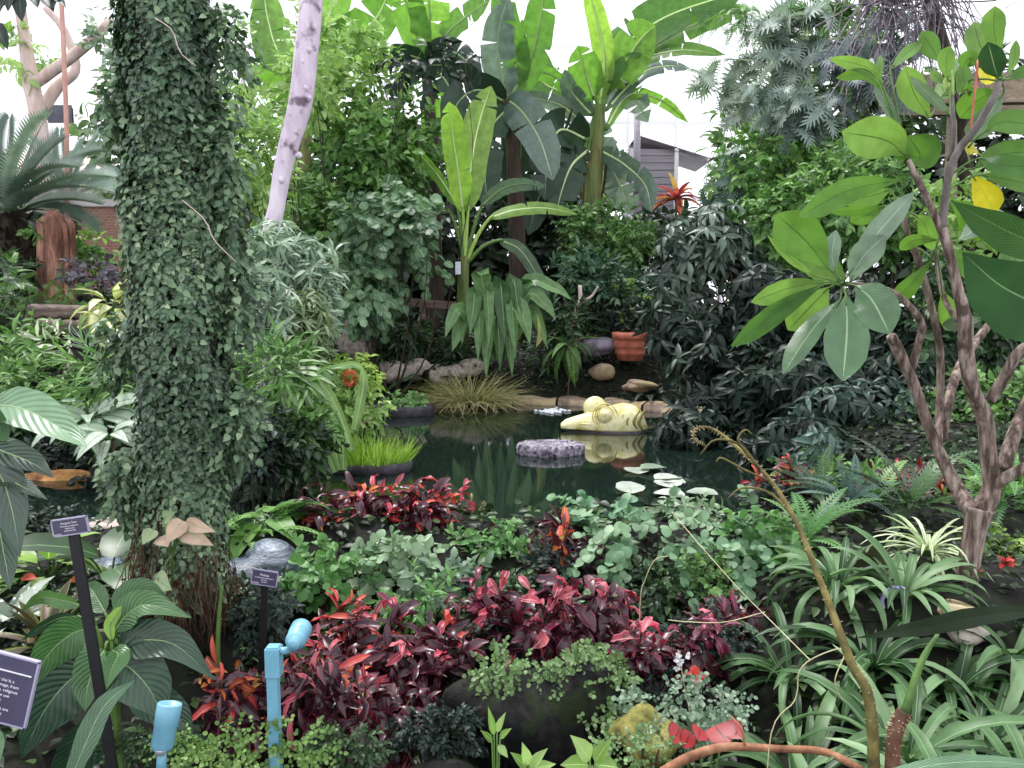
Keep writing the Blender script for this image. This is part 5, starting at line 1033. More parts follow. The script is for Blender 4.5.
# ================================================================ near left: big leaves
L_EAR = leafmat('big grey green leaf', ['3f6244', '587d58', '729570'], vein='94b088', vw=.025, side=.2, k=11, trans=.15, rough=.38, spec=.5)
L_EARD = leafmat('big dark leaf', ['233a2c', '344d3b'], vein='5d7d64', vw=.03, side=.2, k=11, trans=.12, rough=.35, spec=.6)
t = thing('elephant_ear', 'elephant ear plant with big grey green leaves reaching in from the side', 'plant', (-2.2, 2.9, -.02))
for pth, w, mt, roll in [([(-10, 405), (20, 408), (55, 425), (88, 448)], 46, L_EAR, .4), ([(-20, 440), (0, 450), (30, 462), (54, 478)], 32, L_EARD, .4), ([(-15, 470), (0, 475), (12, 510), (20, 558)], 44, L_EARD, -.3), ([(-10, 470), (10, 480), (25, 488), (48, 500)], 22, L_EARD, .6), ([(-5, 450), (0, 430), (-4, 415), (-8, 398)], 20, L_EAR, .3), ([(-30, 500), (-5, 520), (5, 560), (10, 590)], 30, L_EARD, .2)]:
    lf = bigleaf(t, [p+(2.9-.06*i,) for i, p in enumerate(pth)], w, mt, OVA, roll, .2, .03, 0, n=22, rib=RIBD, ribr=.004)
    k = M(); b = P(*pth[0], 2.9); k.tube([np.array((-2.2, 2.9, -.05)), np.array((-2.15, 2.9, .8)), b*.6+np.array((-2.15, 2.9, 1.0))*.4, b], [.02, .016, .012, .008], 8, k=14); k.build('petiole', GSTEM, lf, off=t['_o'])
L_VEIN = leafmat('deep veined leaf', ['2d5230', '426d38', '5f8a4a'], vein='7d9d60', vw=.025, side=.4, k=13, trans=.18, rough=.35, spec=.5)
L_VEIND = leafmat('dark deep veined leaf', ['20382a', '2d4a35'], vein='4d6d50', vw=.025, side=.4, k=13, trans=.1, rough=.35, spec=.5)
YV = 3.05; b0 = G(120, 735, YV); t = thing('spathiphyllum', 'bushy plant with large deeply veined green leaves below the ivy trunk', 'plant', b0)
for pth, w, mt, roll, dy in [
    ([(88, 628), (70, 635), (48, 655), (30, 690)], 44, L_VEIN, .25, -.1), ([(105, 612), (98, 600), (92, 590), (85, 585)], 26, L_VEIN, .3, .1), ([(115, 630), (130, 612), (150, 605), (192, 618)], 36, L_VEIN, .5, .0), ([(120, 615), (128, 598), (145, 590), (170, 600)], 30, L_VEIN, .35, .1),
    ([(118, 645), (140, 640), (175, 645), (215, 680)], 42, L_VEIND, .25, -.05), ([(118, 665), (130, 668), (150, 690), (165, 722)], 62, L_VEIND, -.1, -.12), ([(105, 650), (98, 660), (88, 685), (85, 712)], 40, L_VEIN, -.15, -.15), ([(95, 665), (70, 680), (45, 710), (20, 760)], 62, L_VEIND, -.05, -.1),
    ([(80, 605), (60, 600), (40, 598), (20, 612)], 18, L_VEIN, .5, .15), ([(112, 650), (118, 655), (112, 668), (106, 690)], 24, L_VEIN, .3, -.2), ([(125, 640), (150, 630), (170, 632), (184, 638)], 22, L_VEIN, .5, .1), ([(78, 616), (60, 618), (40, 628), (22, 640)], 16, L_VEIND, .6, 0), ([(128, 690), (150, 700), (175, 715), (195, 738)], 40, L_VEIND, .1, .0), ([(90, 690), (60, 705), (25, 720), (-5, 740)], 40, L_VEIND, .1, .1), ([(112, 640), (110, 625), (118, 612), (122, 606)], 12, L_LIME, .3, -.1), ([(98, 712), (90, 735), (70, 765), (50, 800)], 46, L_VEIND, .1, 0.05)]:
    full = [p+(YV+dy*(.3+.25*i),) for i, p in enumerate(pth)]; lf = bigleaf(t, full, w, mt, OVA, roll, .25, .03, 0, n=22, rib=RIBD, ribr=.003)
    k = M(); a = P(*full[0]); k.tube([b0, b0*.5+P(112, 650, YV)*.5, P(112, 648, YV)*.5+a*.5, a], [.012, .009, .007, .005], 7, k=14); k.build('petiole', GSTEM, lf, off=t['_o'])
c = G(60, 800, 2.4); t = thing('sword_leaf', 'long smooth grey green sword leaf rising from the bottom before the veined plant', 'plant', c)
bigleaf(t, [(62, 800, 2.4), (85, 745, 2.45), (105, 705, 2.5), (135, 680, 2.55)], 26, L_EAR, LAN, .35, .2, 0, n=20)
bigleaf(t, [(-25, 810, 2.3), (-8, 760, 2.3), (-2, 740, 2.3), (-8, 720, 2.3)], 16, L_EAR, LAN, .2, .2, 0, n=16)

# rocks by the left water, blue grey smooth
BLUE = solid('blue grey wet rock', ['232b35', '4f5b6a', '8a96a5'], 7, .35, (1, 1, 4), bump=.9, spec=.6)
rock('smooth blue grey rock between the stake sign and the ivy trunk', 108, 572, 5.0, 36, 20, BLUE, 21)
rock('smooth blue grey rock behind the second small sign', 272, 572, 4.9, 46, 26, BLUE, 22, amp=.22)
rock('low grey rock in the dark water behind the stake sign', 90, 530, 5.8, 40, 9, GREY, 23)
for nm, lab, px, py, Y, n, L, W, kd, mt, el, bd, kw in [
    ('lime_leaved_plant', 'bright lime round leaved plant behind the stake sign', 50, 575, 4.6, 16, .3, .12, 'ovate', L_LIME, (1.3, .4), .8, dict(pet=.5)),
    ('taro', 'dark green taro leaf beside the blue grey rock', 112, 600, 4.6, 6, .5, .24, 'heart', L_DEEP, (1.2, .5), .8, dict(pet=.5)),
    ('taro', 'bright edged taro leaf at the water behind the ivy trunk', 268, 540, 5.3, 7, .38, .2, 'heart', L_MID, (1.2, .3), .9, dict(pet=.5)),
    ('pond_fern', 'green fern at the water just behind the second small sign', 255, 560, 5.2, 12, .55, .14, 'fern', L_MID, (1.2, .3), 1.2, {}),
    ('speckled_plant', 'grey white speckled plant under the elephant ear leaves', 12, 590, 4.0, 16, .3, .1, 'lance', leafmat('speckled leaf', ['5a6a5a', '8a9a88', 'c5cdc0'], trans=.1, spots=('e0e4da', 30, .6)), (1.3, .3), .9, {}),
    ('dark_bromeliad', 'dark spiky bromeliad beside the large tilted sign', 48, 640, 3.8, 18, .35, .06, 'strap', leafmat('dark brom leaf', ['2a2f1e', '45402a', '5d3a2e'], trans=.1, edge='6d7a3a', ew=.8), (1.3, .3), .7, {}),
]: rosette(nm, lab, 'plant', G(px, py+20, Y), n, L, W, kd, mt, el, bd, **kw)
for px, py, Y, rx, ry, kd, lp, asp, mt, lab in [(30, 530, 5.4, 50, 22, 'ovate', 11, .5, L_DARK, 'dark scrub in the shade behind the stake sign'), (100, 545, 5.5, 30, 14, 'ovate', 10, .5, L_DEEP, 'thin dark bush at the water beside the ivy trunk'), (15, 645, 3.9, 34, 22, 'ovate', 12, .5, L_DARK, 'dark ground bush above the large tilted sign'), (70, 610, 4.2, 40, 22, 'ovate', 13, .5, L_DEEP, 'dark ground bush behind the veined plant'), (150, 745, 3.0, 60, 14, 'small', 8, .6, L_DEEP, 'dark low cover at the feet of the veined plant')]:
    shrub('ground_shrub', lab, 'shrub', px, py, Y, rx, ry, kd, lp, asp, mt, cov=3.5, clumps=9)
# fallen red petals leaf
for i, (px, py) in enumerate([(122, 545), (22, 590), (70, 588), (38, 532)]):
    m = M(); q = P(px, py+2, 4.6); q = G(px, py, 4.9) if i in (0, 3) else G(px, py, 4.4); q = q+UP*.08; place(m, 'ovate', [q], [(.8, -.2, .2)], [(0, -.5, 1)], .1, .06, .5, [.5])
    o = m.build('fallen_leaf', leafmat('fallen leaf '+str(i), [['d8b06a', 'b8453a', 'c95a3a', 'c9b59a'][i]], trans=.2), None, off=q); o.location = q
    tag(o, ['yellow orange fallen leaf beside the ivy trunk at the water', 'red fallen leaf low under the elephant ear', 'orange red fallen leaf behind the stake', 'cream fallen leaf behind the small stake sign'][i], 'fallen leaf')
# ================================================================ croton bed
CR_D = leafmat('dark croton', ['150c11', '22111a', '351a28', '4a2430'], vein='7d2a3d', vw=.05, edge='8a2c42', ew=.9, trans=.12, rough=.33, spec=.5, tcol='ff8080')
CR_P = leafmat('purple croton', ['200e19', '421829', '6d223e', '943350'], vein='c9506d', vw=.07, edge='a83a58', ew=.92, trans=.15, rough=.33, spec=.5, tcol='ff80a0')
CR_R = leafmat('red croton', ['8f1f2a', 'b52f35', 'd04a48', 'd8604a'], vein='e88a70', vw=.07, edge='5a1a22', ew=.85, trans=.25, rough=.38, tcol='ff9080', spots=('4a1a22', 11, .66))
CR_K = leafmat('pink croton', ['a8304a', 'c9485f', 'd8707a', '7d2238'], vein='e8a0a0', vw=.07, edge='e08a90', ew=.93, trans=.25, rough=.38, tcol='ff90a0', spots=('45141f', 12, .62))
CR_O = leafmat('orange croton', ['c9482a', 'd8703a', 'c03a35', 'a5a040'], vein='e8b060', vw=.08, edge='7d2a22', ew=.85, trans=.25, rough=.4, tcol='ffb080')
CR_G = leafmat('green croton', ['2d3a20', '4a5a2a', '6d7a3a'], vein='a9a850', vw=.07, edge='5d2a26', ew=.88, trans=.2, rough=.36)
def croton(label, px, py, Y, rx, ry, tops, Lp=34, asp=.26, low=CR_D, cov=2.2, ny=4, per=8, nt=12, cr=1.0):
    g = rng(); s = Y/F; b = G(px, py+ry, Y); r = thing('croton', label, 'croton', b)
    heads = []
    k = M(); m = M(); mm = {mt.name: M() for mt in tops}
    Lp, asp = Lp*.84, asp*1.3
    nl = int(1.5*cov*math.pi*rx*ry/(.5*Lp*Lp*asp)); nh = max(6, nl//24); k2 = g.permutation(nh)
    P0 = []
    for h in range(nh):
        a = g.uniform(0, 6.283); q = math.sqrt(g.uniform()); P0.append((px+rx*.9*q*math.cos(a), py+ry*.85*q*math.sin(a)))
    P0.sort(key=lambda p: p[1])
    for h, (hx0, hy0) in enumerate(P0):
        c = P(hx0, hy0, Y+g.uniform(-.5, .35)*rx*s)
        md = b*.45+c*.55+g.normal(0, .03, 3); st = [b+(c-b)*(1, 1, 0)*.2, md, c]; k.tube(st, [.008, .007, .005], 6, k=8)
        up = nz(c-md); d0 = nz(up*.6+UP*.5+np.array((0, -.3, 0))+g.normal(0, .5, 3))
        top = g.uniform() < nt/nh*(1.5 if h < nh*.6 else .5)
        for lay in range(4):
            n = (6, 8, 8, 7)[lay]; az = g.uniform(0, 6.283)+np.arange(n)*2.4+g.normal(0, .3, n); el = (g.uniform(.6, 1.25, n), g.uniform(-.1, .8, n), g.uniform(-.7, .25, n), g.uniform(-.8, .5, n))[lay]
            A_ = nz(np.cross(d0, (.3, 1, .2))); B_ = np.cross(d0, A_); d = (np.cos(az)[:, None]*A_+np.sin(az)[:, None]*B_)*np.cos(el)[:, None]+d0*np.sin(el)[:, None]
            l = Lp*s*g.uniform(.6, 1.2, n)*(.72, 1, 1.08, .9)[lay]; sel = g.uniform(0, 1, n) < (((.75, .28, .06, .04)[lay]) if top else .05)
            for tg, ix in ((mm[tops[g.integers(len(tops))].name], sel), (m, ~sel)):
                if ix.any(): kk = int(ix.sum()); place(tg, 'croton', c-up*lay*Lp*s*.42+g.normal(0, Lp*s*.22, (kk, 3))+d[ix]*.01, d[ix], UP+np.array((0, -.35, 0))+g.normal(0, .45, (kk, 3)), l[ix], l[ix]*asp*g.uniform(.75, 1.25, kk), g.uniform(.2, 2.6, kk), g=g)
    k.build('stem', DBARK, r); m.build('lower_foliage', low, r, label='dark purple lower leaves' if low is CR_D else None)
    for n_, q in mm.items():
        if q.V: q.build('young_foliage', MATS[n_], r, label=n_.replace(' croton', '')+' young leaves')
    return r
for a in [
    ('scarlet topped croton by the water with its bright red leaf heads', 428, 518, 5.45, 42, 46, [CR_R, CR_R], 26, .26, CR_D, 2.8, 22),
    ('bronze and purple croton at the water below the lime rushes', 378, 500, 5.6, 38, 32, [CR_K, CR_O], 28, .24, CR_D, 2.2, 6),
    ('small orange brown croton with faded heads beside the scarlet topped one', 458, 500, 5.9, 26, 24, [CR_O, CR_K], 22, .28, CR_G, 2, 6),
    ('rusty brown croton beside the blue grey rock', 312, 532, 5.4, 24, 22, [CR_O, CR_O], 26, .22, CR_D, 2, 6),
    ('dark croton behind the scarlet topped one, close to the pads', 490, 570, 5.3, 24, 34, [CR_R], 24, .26, CR_D, 2, 4),
    ('pink and orange croton right beside the pale blue post', 300, 665, 3.6, 34, 44, [CR_K, CR_R], 40, .16, CR_D, 2, 8),
    ('orange red croton behind the pale blue post', 243, 690, 3.6, 36, 34, [CR_R, CR_O], 44, .18, CR_D, 2.0, 10),
    ('big pink flushed croton in the middle of the bed', 395, 645, 4.1, 76, 46, [CR_K, CR_R, CR_P], 38, .24, CR_D, 2.8, 8),
    ('dark croton with salmon young leaves below the big pink flushed one', 380, 710, 3.7, 62, 44, [CR_K, CR_O], 38, .22, CR_D, 2.8, 6),
    ('narrow red croton standing up at the side of the ferny plant', 343, 625, 4.3, 22, 46, [CR_K, CR_R], 38, .18, CR_D, 2.2, 7),
    ('broad purple croton above the large black rock', 575, 618, 4.3, 64, 44, [CR_P, CR_K], 34, .3, CR_D, 3.2, 8),
    ('crimson veined croton hanging over the dark hollow', 622, 655, 3.95, 54, 46, [CR_K, CR_P], 36, .28, CR_D, 3.0, 7),
    ('dark purple croton with a red upright head at the edge of the strap leaved plants', 728, 612, 4.5, 46, 46, [CR_R, CR_P, CR_P], 34, .3, CR_D, 3.0, 5),
    ('low dark croton between the pink flushed and the broad purple one', 497, 612, 4.4, 36, 34, [CR_P, CR_K], 32, .28, CR_D, 2.6, 4),
    ('dark maroon croton between the crimson veined one and the edge one', 685, 648, 4.1, 40, 34, [CR_K, CR_P], 32, .28, CR_D, 2.6, 5),
    ('bronze purple croton with upright spear leaves at the water', 552, 545, 5.0, 28, 30, [CR_O], 38, .2, CR_D, 2.4, 2),
    ('crimson croton tucked under the dark drooping bush across the inlet', 785, 480, 6.5, 36, 22, [CR_R], 22, .24, CR_D, 2.6, 18),
    ('red croton in the far bed before the blue dark bush', 885, 480, 6.3, 30, 20, [CR_R, CR_R], 20, .24, CR_D, 2.4, 14),
    ('scarlet croton in the far bed beside the plumeria branch', 925, 480, 6.1, 28, 20, [CR_R, CR_O], 22, .22, CR_D, 2.2, 10),
]: croton(*a[:6], a[6], a[7], a[8], a[9], a[10], nt=a[11])

# ================================================================ ferny and leafy plants of the bed
L_MDN = leafmat('maidenhair', ['3f6642', '5d8560', '82a57d', 'a5c09c'], trans=.3, rough=.5)
L_FGR = leafmat('fresh fern green', ['3f6f38', '5d8f4d', '82ae68'], trans=.3)
for px, py, Y, rx, ry, kd, lp, asp, mt, cov, lab in [
    (385, 565, 4.9, 50, 30, 'round', 15, .85, leafmat('pale green leaf', ['5d8058', '8aa882', 'aec4a4'], trans=.25, rough=.38), 3.6, 'pale green leafy plant between the scarlet and the pink crotons'),
    (330, 580, 4.7, 38, 36, 'round', 14, .8, L_FGR, 3.6, 'fresh green leafy plant at the blue grey rock'),
    (450, 590, 4.7, 40, 30, 'ovate', 20, .5, leafmat('grey pale leaf', ['405a45', '688468', '9ab096'], trans=.2, rough=.36), 3, 'grey pale leafy plant behind the big pink flushed croton'),
    (500, 545, 5.2, 26, 24, 'ovate', 12, .6, L_FGR, 3.5, 'light green bush by the water beside the scarlet topped croton'),
    (600, 530, 5.4, 34, 30, 'round', 16, .85, leafmat('ivy green leaf', ['3f6a45', '62906a', '90b592'], trans=.25), 3.6, 'round leaved green plant at the water behind the purple crotons'),
    (650, 590, 4.7, 60, 24, 'ovate', 13, .5, L_DEEP, 3, 'shaded bush under the maidenhair fern fronds'),
    (760, 545, 5.1, 44, 36, 'round', 13, .8, L_FGR, 3.6, 'green leafy plant beside the end of the maidenhair fern'),
    (690, 520, 5.7, 40, 20, 'ovate', 13, .55, leafmat('pale shore leaf', ['6d9068', '9ab590', 'cdd8c5'], trans=.25, rough=.3), 3, 'pale bush at the pads near the shore'),  # pale leaf tones, varied from twig to twig
    (560, 575, 4.9, 44, 26, 'ovate', 11, .5, L_DARK, 3, 'dark undergrowth bush below the bronze purple croton'),
    (490, 605, 4.5, 44, 26, 'ovate', 12, .5, L_DEEP, 3, 'deep green undergrowth bush between pink and purple crotons'),
    (272, 622, 4.15, 34, 46, 'ovate', 12, .5, L_DARK, 3, 'dark undergrowth bush beneath the second small sign'),
    (700, 650, 4.2, 60, 34, 'ovate', 11, .5, L_DARK, 3, 'dark undergrowth bush below the edge crotons'),
    (640, 700, 3.9, 44, 30, 'ovate', 11, .5, L_DARK, 2.6, 'dark undergrowth bush in the hollow behind the mossy olive rock'),
    (440, 735, 3.5, 60, 24, 'ovate', 11, .5, L_DARK, 3, 'dark undergrowth bush at the bottom under the salmon leaved croton'),
    (350, 745, 3.2, 40, 22, 'ovate', 11, .5, L_DEEP, 3, 'deep green undergrowth at the bottom beside the ground cover mat'),
    (420, 600, 4.5, 36, 22, 'lance', 18, .3, L_FGR, 2.4, 'fresh lance leaved plant among the pink flushed croton heads'),
    (700, 580, 4.8, 46, 26, 'ovate', 12, .55, L_MID, 3, 'mid green plant between the two large maidenhair ferns'),
    (335, 548, 5.3, 40, 18, 'ovate', 12, .55, L_MID, 3, 'mid green plant on the shore below the rusty brown croton'),
    (400, 552, 5.25, 44, 18, 'round', 12, .85, L_DEEP, 3, 'deep green plant on the shore under the scarlet topped croton'),
    (470, 555, 5.2, 40, 20, 'ovate', 11, .55, L_FGR, 3, 'fresh green plant on the shore between two crotons'),
    (535, 570, 5.1, 36, 22, 'ovate', 11, .55, L_MID, 3, 'mid green plant on the shore before the bronze purple croton'),
    (250, 600, 4.6, 34, 24, 'ovate', 12, .5, L_DEEP, 3, 'deep green plant beside the blue grey rock and the ivy roots'),
    (480, 660, 4.3, 40, 36, 'ovate', 12, .5, L_DARK, 3, 'dark undergrowth bush beside the dark rock'),
    (330, 700, 3.9, 44, 40, 'ovate', 14, .4, L_DARK, 2.6, 'dark undergrowth bush behind the pale blue post'),
]: shrub('bed_plant', lab, 'plant', px, py, Y, rx, ry, kd, lp, asp, mt, cov=cov, clumps=11, up=.8, view=.6, bend=.7, stems=6)
t = rosette('ferny_plant', 'light green pinnate fern between the second small sign and the narrow red croton', 'fern', G(305, 625, 4.3), 16, .5, .13, 'maiden', L_FGR, (1.35, .35), 1.0, leafname='frond')
MAI = dict(per=14, droop=.55, up=1.0, view=.5, bend=.5, clumps=13, stems=9)
shrub('maidenhair_fern', 'large pale maidenhair fern arching over the purple crotons', 'fern', 648, 548, 4.9, 66, 34, 'round', 14, .95, L_MDN, cov=2.6, tw=.42, **MAI)
shrub('maidenhair_fern', 'second maidenhair fern further along, beside the thorny stem', 'fern', 738, 548, 5.1, 52, 36, 'round', 13, .95, L_MDN, cov=2.4, tw=.4, **MAI)
shrub('maidenhair_fern', 'smaller maidenhair fern at the water behind the bronze purple croton', 'fern', 605, 515, 5.6, 40, 24, 'round', 12, .95, leafmat('maidenhair mid', ['3f6f4a', '6d9a6d', '90b58a'], trans=.3), cov=2.6, tw=.36, **MAI)
for px, py, Y, L, lab, mt in [(805, 570, 5.0, .5, 'green ladder fern between thorny stem and dark fallen leaf', L_FGR), (850, 540, 5.6, .45, 'dark blue green ladder fern behind the dark fallen leaf', leafmat('blue fern', ['2f4a42', '4a685d', '6d8a7d'], trans=.2)), (905, 560, 5.4, .65, 'dark ladder fern at the side of the spider plant', L_DEEP), (815, 510, 6.2, .42, 'dark ladder fern in front of the sapling', L_DEEP), (1000, 520, 5.6, .6, 'ladder fern behind the plumeria trunk at the edge', L_FGR), (875, 530, 5.9, .4, 'mid green ladder fern under the red croton of the far bed', L_FGR)]:
    rosette('ladder_fern', lab, 'fern', G(px, py+12, Y)+UP*.1, 16, L, .15, 'fern', mt, (1.35, .25), 1.2, leafname='frond')
for px, py, Y, rx, ry, kd, lp, asp, mt, lab in [
    (850, 495, 6.6, 60, 22, 'lance', 18, .3, L_MID, 'mid green bed plant in front of the blue dark bush'), (930, 520, 6.0, 46, 22, 'lance', 22, .2, L_MID, 'strappy green bed plant at the plumeria trunk'), (1000, 490, 6.2, 40, 30, 'ovate', 13, .5, L_MID, 'leafy bed plant at the edge behind the plumeria'), (900, 545, 5.6, 50, 20, 'ovate', 12, .5, L_DEEP, 'dark bed plant around the ladder ferns'), (1000, 560, 5.2, 40, 36, 'ovate', 12, .5, leafmat('olive leaf', ['4a6a2f', '6d8f3d', '90ad55'], trans=.3), 'olive leafy bed plant at the edge beside the plumeria trunk'), (1005, 452, 7.2, 44, 26, 'ovate', 12, .5, L_DEEP, 'deep green bed plant low behind the plumeria branch at the edge'), (870, 462, 7.3, 70, 20, 'ovate', 12, .5, L_DARK, 'dark low bed plant along the foot of the blue dark bush'), (1010, 605, 4.7, 40, 24, 'ovate', 12, .5, L_MID, 'mid green bed plant at the edge beside the pale weathered stone'), (890, 600, 4.95, 50, 16, 'ovate', 11, .5, L_DEEP, 'dark low bed plant around the dead olive leaf'), (940, 560, 5.3, 50, 24, 'ovate', 11, .5, L_MID, 'mid green bed plant behind the spider plant'), (770, 510, 6.2, 40, 26, 'ovate', 12, .5, L_DARK, 'dark bed plant at the inlet of the pond'), (830, 585, 5.0, 44, 18, 'ovate', 12, .5, L_DEEP, 'dark bed plant behind the strap leaved plants')]:
    shrub('far_bed_plant', lab, 'plant', px, py, Y, rx, ry, kd, lp, asp, mt, cov=3.6, clumps=10, up=.75, view=.5, bend=.7)
SPI = leafmat('spider plant', ['a9c08a', 'c9d8aa', 'e0e6c5'], vein='6d9050', vw=.14, trans=.25)
rosette('spider_plant', 'cream striped spider plant beside the plumeria foot', 'plant', G(925, 600, 4.7)+UP*.08, 46, .42, .022, 'strap', SPI, (1.2, .1), 1.7)
for px, py, lab in [(834, 586, 'red flower at the thorny stem'), (788, 622, 'red flower at the edge of the strap leaved plants'), (1005, 563, 'small orange red flower behind the plumeria trunk'), (985, 578, 'orange flower beside the plumeria trunk'), (697, 677, 'pink red flower above the mossy stone')]:
    q = P(px, py, 4.6 if px != 697 else 3.9); m = M(); g = rng(); dd = nz(g.normal(0, 1, (14, 3))+UP*.4); place(m, 'ovate', q+dd*.005, dd, UP+dd*.3+np.array((0, -.4, 0)), .055, .04, .5, g=g)
    gq = q*(1, 1, 0)+UP*float(ground(q[0], q[1])); t = thing('red_flower', lab, 'flower', gq); m.build('blossom', leafmat('red petals', ['c23a3a', 'd8584a', 'b52f3a'], trans=.25, tcol='ff9090'), t); k = M(); k.tube([gq-UP*.02, gq*.5+q*.5+(.02, 0, 0), q], [.005, .004, .003], 5, k=8); k.build('stem', GSTEM, t)

# rocks in front
DROCK = solid('black wet rock', ['060606', '121212', '262522'], 9, .85, bump=1.0, spots=('1c2412', 6, .58), spec=.15); MROCK = solid('mossy olive rock', ['3a3a1e', '6d6a30', '8f8a4a', '4a4a3a'], 8, .85, bump=.7)
rock('large black rock in the hollow of the bed', 524, 706, 3.75, 80, 44, DROCK, 41, 60, amp=.24)
rock('second black rock behind, under the crimson veined croton', 600, 720, 3.9, 60, 40, DROCK, 42, 50)
rock('mossy olive rock under the small leaved creeper', 645, 735, 3.5, 36, 28, MROCK, 43, 34)
rock('dark low rock at the bottom below the pink crotons', 440, 785, 3.3, 50, 14, DROCK, 44, 30)
CREEP = leafmat('creeping fig', ['4a6a3a', '6d8d55', '90ab78'], trans=.25)
for px, py, Y, rx, ry, mt, lab in [(250, 752, 2.75, 82, 18, leafmat('ground cover', ['45662f', '668a42', '8dab60'], trans=.3), 'mat of small bright ground cover leaves around the pale blue post'), (588, 690, 3.75, 34, 40, CREEP, 'small leaved creeper climbing the large black rock'), (515, 668, 3.68, 40, 12, CREEP, 'thin creeper along the top of the large black rock'), (685, 708, 3.55, 56, 24, leafmat('grey creeper', ['4f6a52', '7a947a', 'a9bba5'], trans=.2), 'grey green creeper over the mossy olive rock'), (640, 755, 3.1, 40, 12, CREEP, 'creeper low at the bottom before the mossy rock')]:
    shrub('creeper', lab, 'creeper', px, py, Y, rx, ry, 'round', 6.5, .85, mt, cov=2.4, clumps=60, cr=.16, shell=.95, tw=.1, up=.6, view=.9, stems=4)
t = thing('rex_begonia', 'dark red round leaved begonia beside the fallen branch', 'plant', G(705, 752, 3.2))
RBG = leafmat('dark red begonia leaf', ['7d1f26', 'a8363a', '8f2a2f'], vein='4a1418', vw=.05, edge='5a1a20', ew=.9, trans=.2, tcol='ff8080'); g = rng()
for a, b, w in [((680, 728), (672, 742), 24), ((715, 726), (728, 744), 34), ((700, 728), (698, 740), 22), ((725, 724), (742, 738), 22), ((690, 732), (684, 748), 18)]:
    m = M(); leafpx(m, a+(3.2,), b+(3.1,), w, 'round', .4, (0, -.9, .5), rnd=g.uniform()); m.tube([G(705, 752, 3.2), P(*a, 3.2)], .004, 5, k=4, mi=1); m.build('leaf', [RBG, GSTEM], t)
for lab, px, py, Y, lv in [('bright green broad leaved seedling at the bottom before the black rocks', 590, 765, 2.7, [((590, 760), (570, 735), 20), ((595, 762), (612, 738), 16), ((588, 765), (560, 765), 20), ((598, 765), (618, 768), 22), ((600, 770), (585, 790), 22)]), ('light green seedling with pointed leaves beside the bright green one', 530, 768, 2.7, [((528, 765), (522, 742), 12), ((530, 768), (548, 748), 12), ((526, 768), (510, 752), 12), ((532, 770), (556, 764), 14)]), ('upright lime seedling in front of the large black rock', 496, 735, 3.1, [((494, 735), (488, 706), 8), ((497, 732), (506, 712), 8), ((500, 738), (512, 728), 8), ((492, 742), (480, 730), 8), ((498, 745), (508, 758), 9)])]:
    b = G(px, py+30, Y); t = thing('seedling', lab, 'seedling', b); g = rng()
    for a, c, w in lv: m = M(); leafpx(m, a+(Y,), c+(Y-.03,), w, 'ovate', .4, (0, -.7, .8), rnd=g.uniform()); m.tube([b, P(*a, Y)], .003, 5, k=4, mi=1); m.build('leaf', [L_LIME, GSTEM], t)
# fallen branch, thorny stems, thin pale twigs
FB = solid('reddish dead branch', ['5d3a2a', '8a5c42', 'a87d60'], 9, .8)
c = G(760, 757, 3.05); t = thing('fallen_branch', 'reddish brown dead branch lying along the bottom of the bed', 'branch', c); m = M(); m.tube([P(655, 775, 2.95), P(690, 757, 3), P(725, 747, 3.05), P(780, 749, 3.05), P(825, 752, 3), P(862, 770, 2.9)], np.array([4, 5.5, 4.5, 4, 4, 4])*3/F, 9, k=30); m.build('shaft', FB, t)
m = M(); m.tube([P(745, 748, 3.05), P(742, 730, 3.05), P(730, 715, 3.1)], [.006, .005, .003], 6, k=8); m.build('twig', FB, t)
THO = solid('thorny olive stem', ['3f3a22', '655c30', '8a7f48'], 9, .7); THR = solid('thorny brown stem', ['3a261c', '5f4030', '80604a'], 9, .7)
def thorny(label, pts, rad, mt, nth=150):
    Y0 = pts[0][2]; b = G(pts[0][0], pts[0][1], Y0); t = thing('thorny_stem', label, 'stem', b); pp = smooth([b-UP*.03]+[P(*p) for p in pts[1:]], 70); rr = np.interp(np.linspace(0, 1, 70), np.linspace(0, 1, len(rad)), rad)*3/F
    m = M(); m.tube(pp, rr, 9); g = rng(); tm = MATS['pale thorn'] if 'pale thorn' in MATS else solid('pale thorn', ['c9b58a', 'dccfa8'], 5, .6)
    for i in range(nth):
        j = int(g.uniform(0, 1)**1.3*68); d = nz(g.normal(0, 1, 3)); tt = nz(pp[j+1]-pp[j]); d = nz(d-tt*np.dot(d, tt)); m.tube([pp[j]+d*rr[j]*.8, pp[j]+d*(rr[j]+.011)], [.0016, .0003], 3, mi=1)
    m.build('shaft', [mt, tm], t); return t
t = thorny('tall thorny olive stem arching up from the bottom, curled at its tip', [(880, 790, 2.7), (872, 720, 2.75), (850, 660, 2.8), (820, 580, 2.9), (795, 520, 3.0), (770, 480, 3.1), (740, 450, 3.2), (715, 430, 3.25), (697, 428, 3.25), (694, 440, 3.22), (706, 446, 3.2)], [6.5, 5.5, 4.4, 3.3, 2.8, 2.4, 2.0, 1.6, 1.4, 1.2, .9], THO, 260)
for p in [[(760, 470), (740, 445), (715, 440), (700, 455)], [(772, 482), (745, 470), (722, 458), (716, 462)], [(790, 512), (768, 492), (742, 488), (728, 498)], [(750, 458), (738, 440), (745, 430), (752, 434)]]:
    m = M(); m.tube([P(x, y, 3.1) for x, y in p], [.006, .005, .004, .002], 6, k=12); m.build('side_shoot', THO, t)
t = thorny('short thorny brown stem with a broken end beside the tall thorny one', [(892, 800, 2.72), (893, 755, 2.72), (898, 725, 2.72), (905, 712, 2.72)], [6.5, 7, 7, 7.5], THR, 160)
m = M(); m.tube([P(905, 714, 2.72), P(915, 680, 2.74), P(925, 655, 2.76), (P(938, 634, 2.78))], np.array([5, 4, 3.5, 2])*2.7/F, 7, k=14); m.build('green_shoot', GSTEM, t)
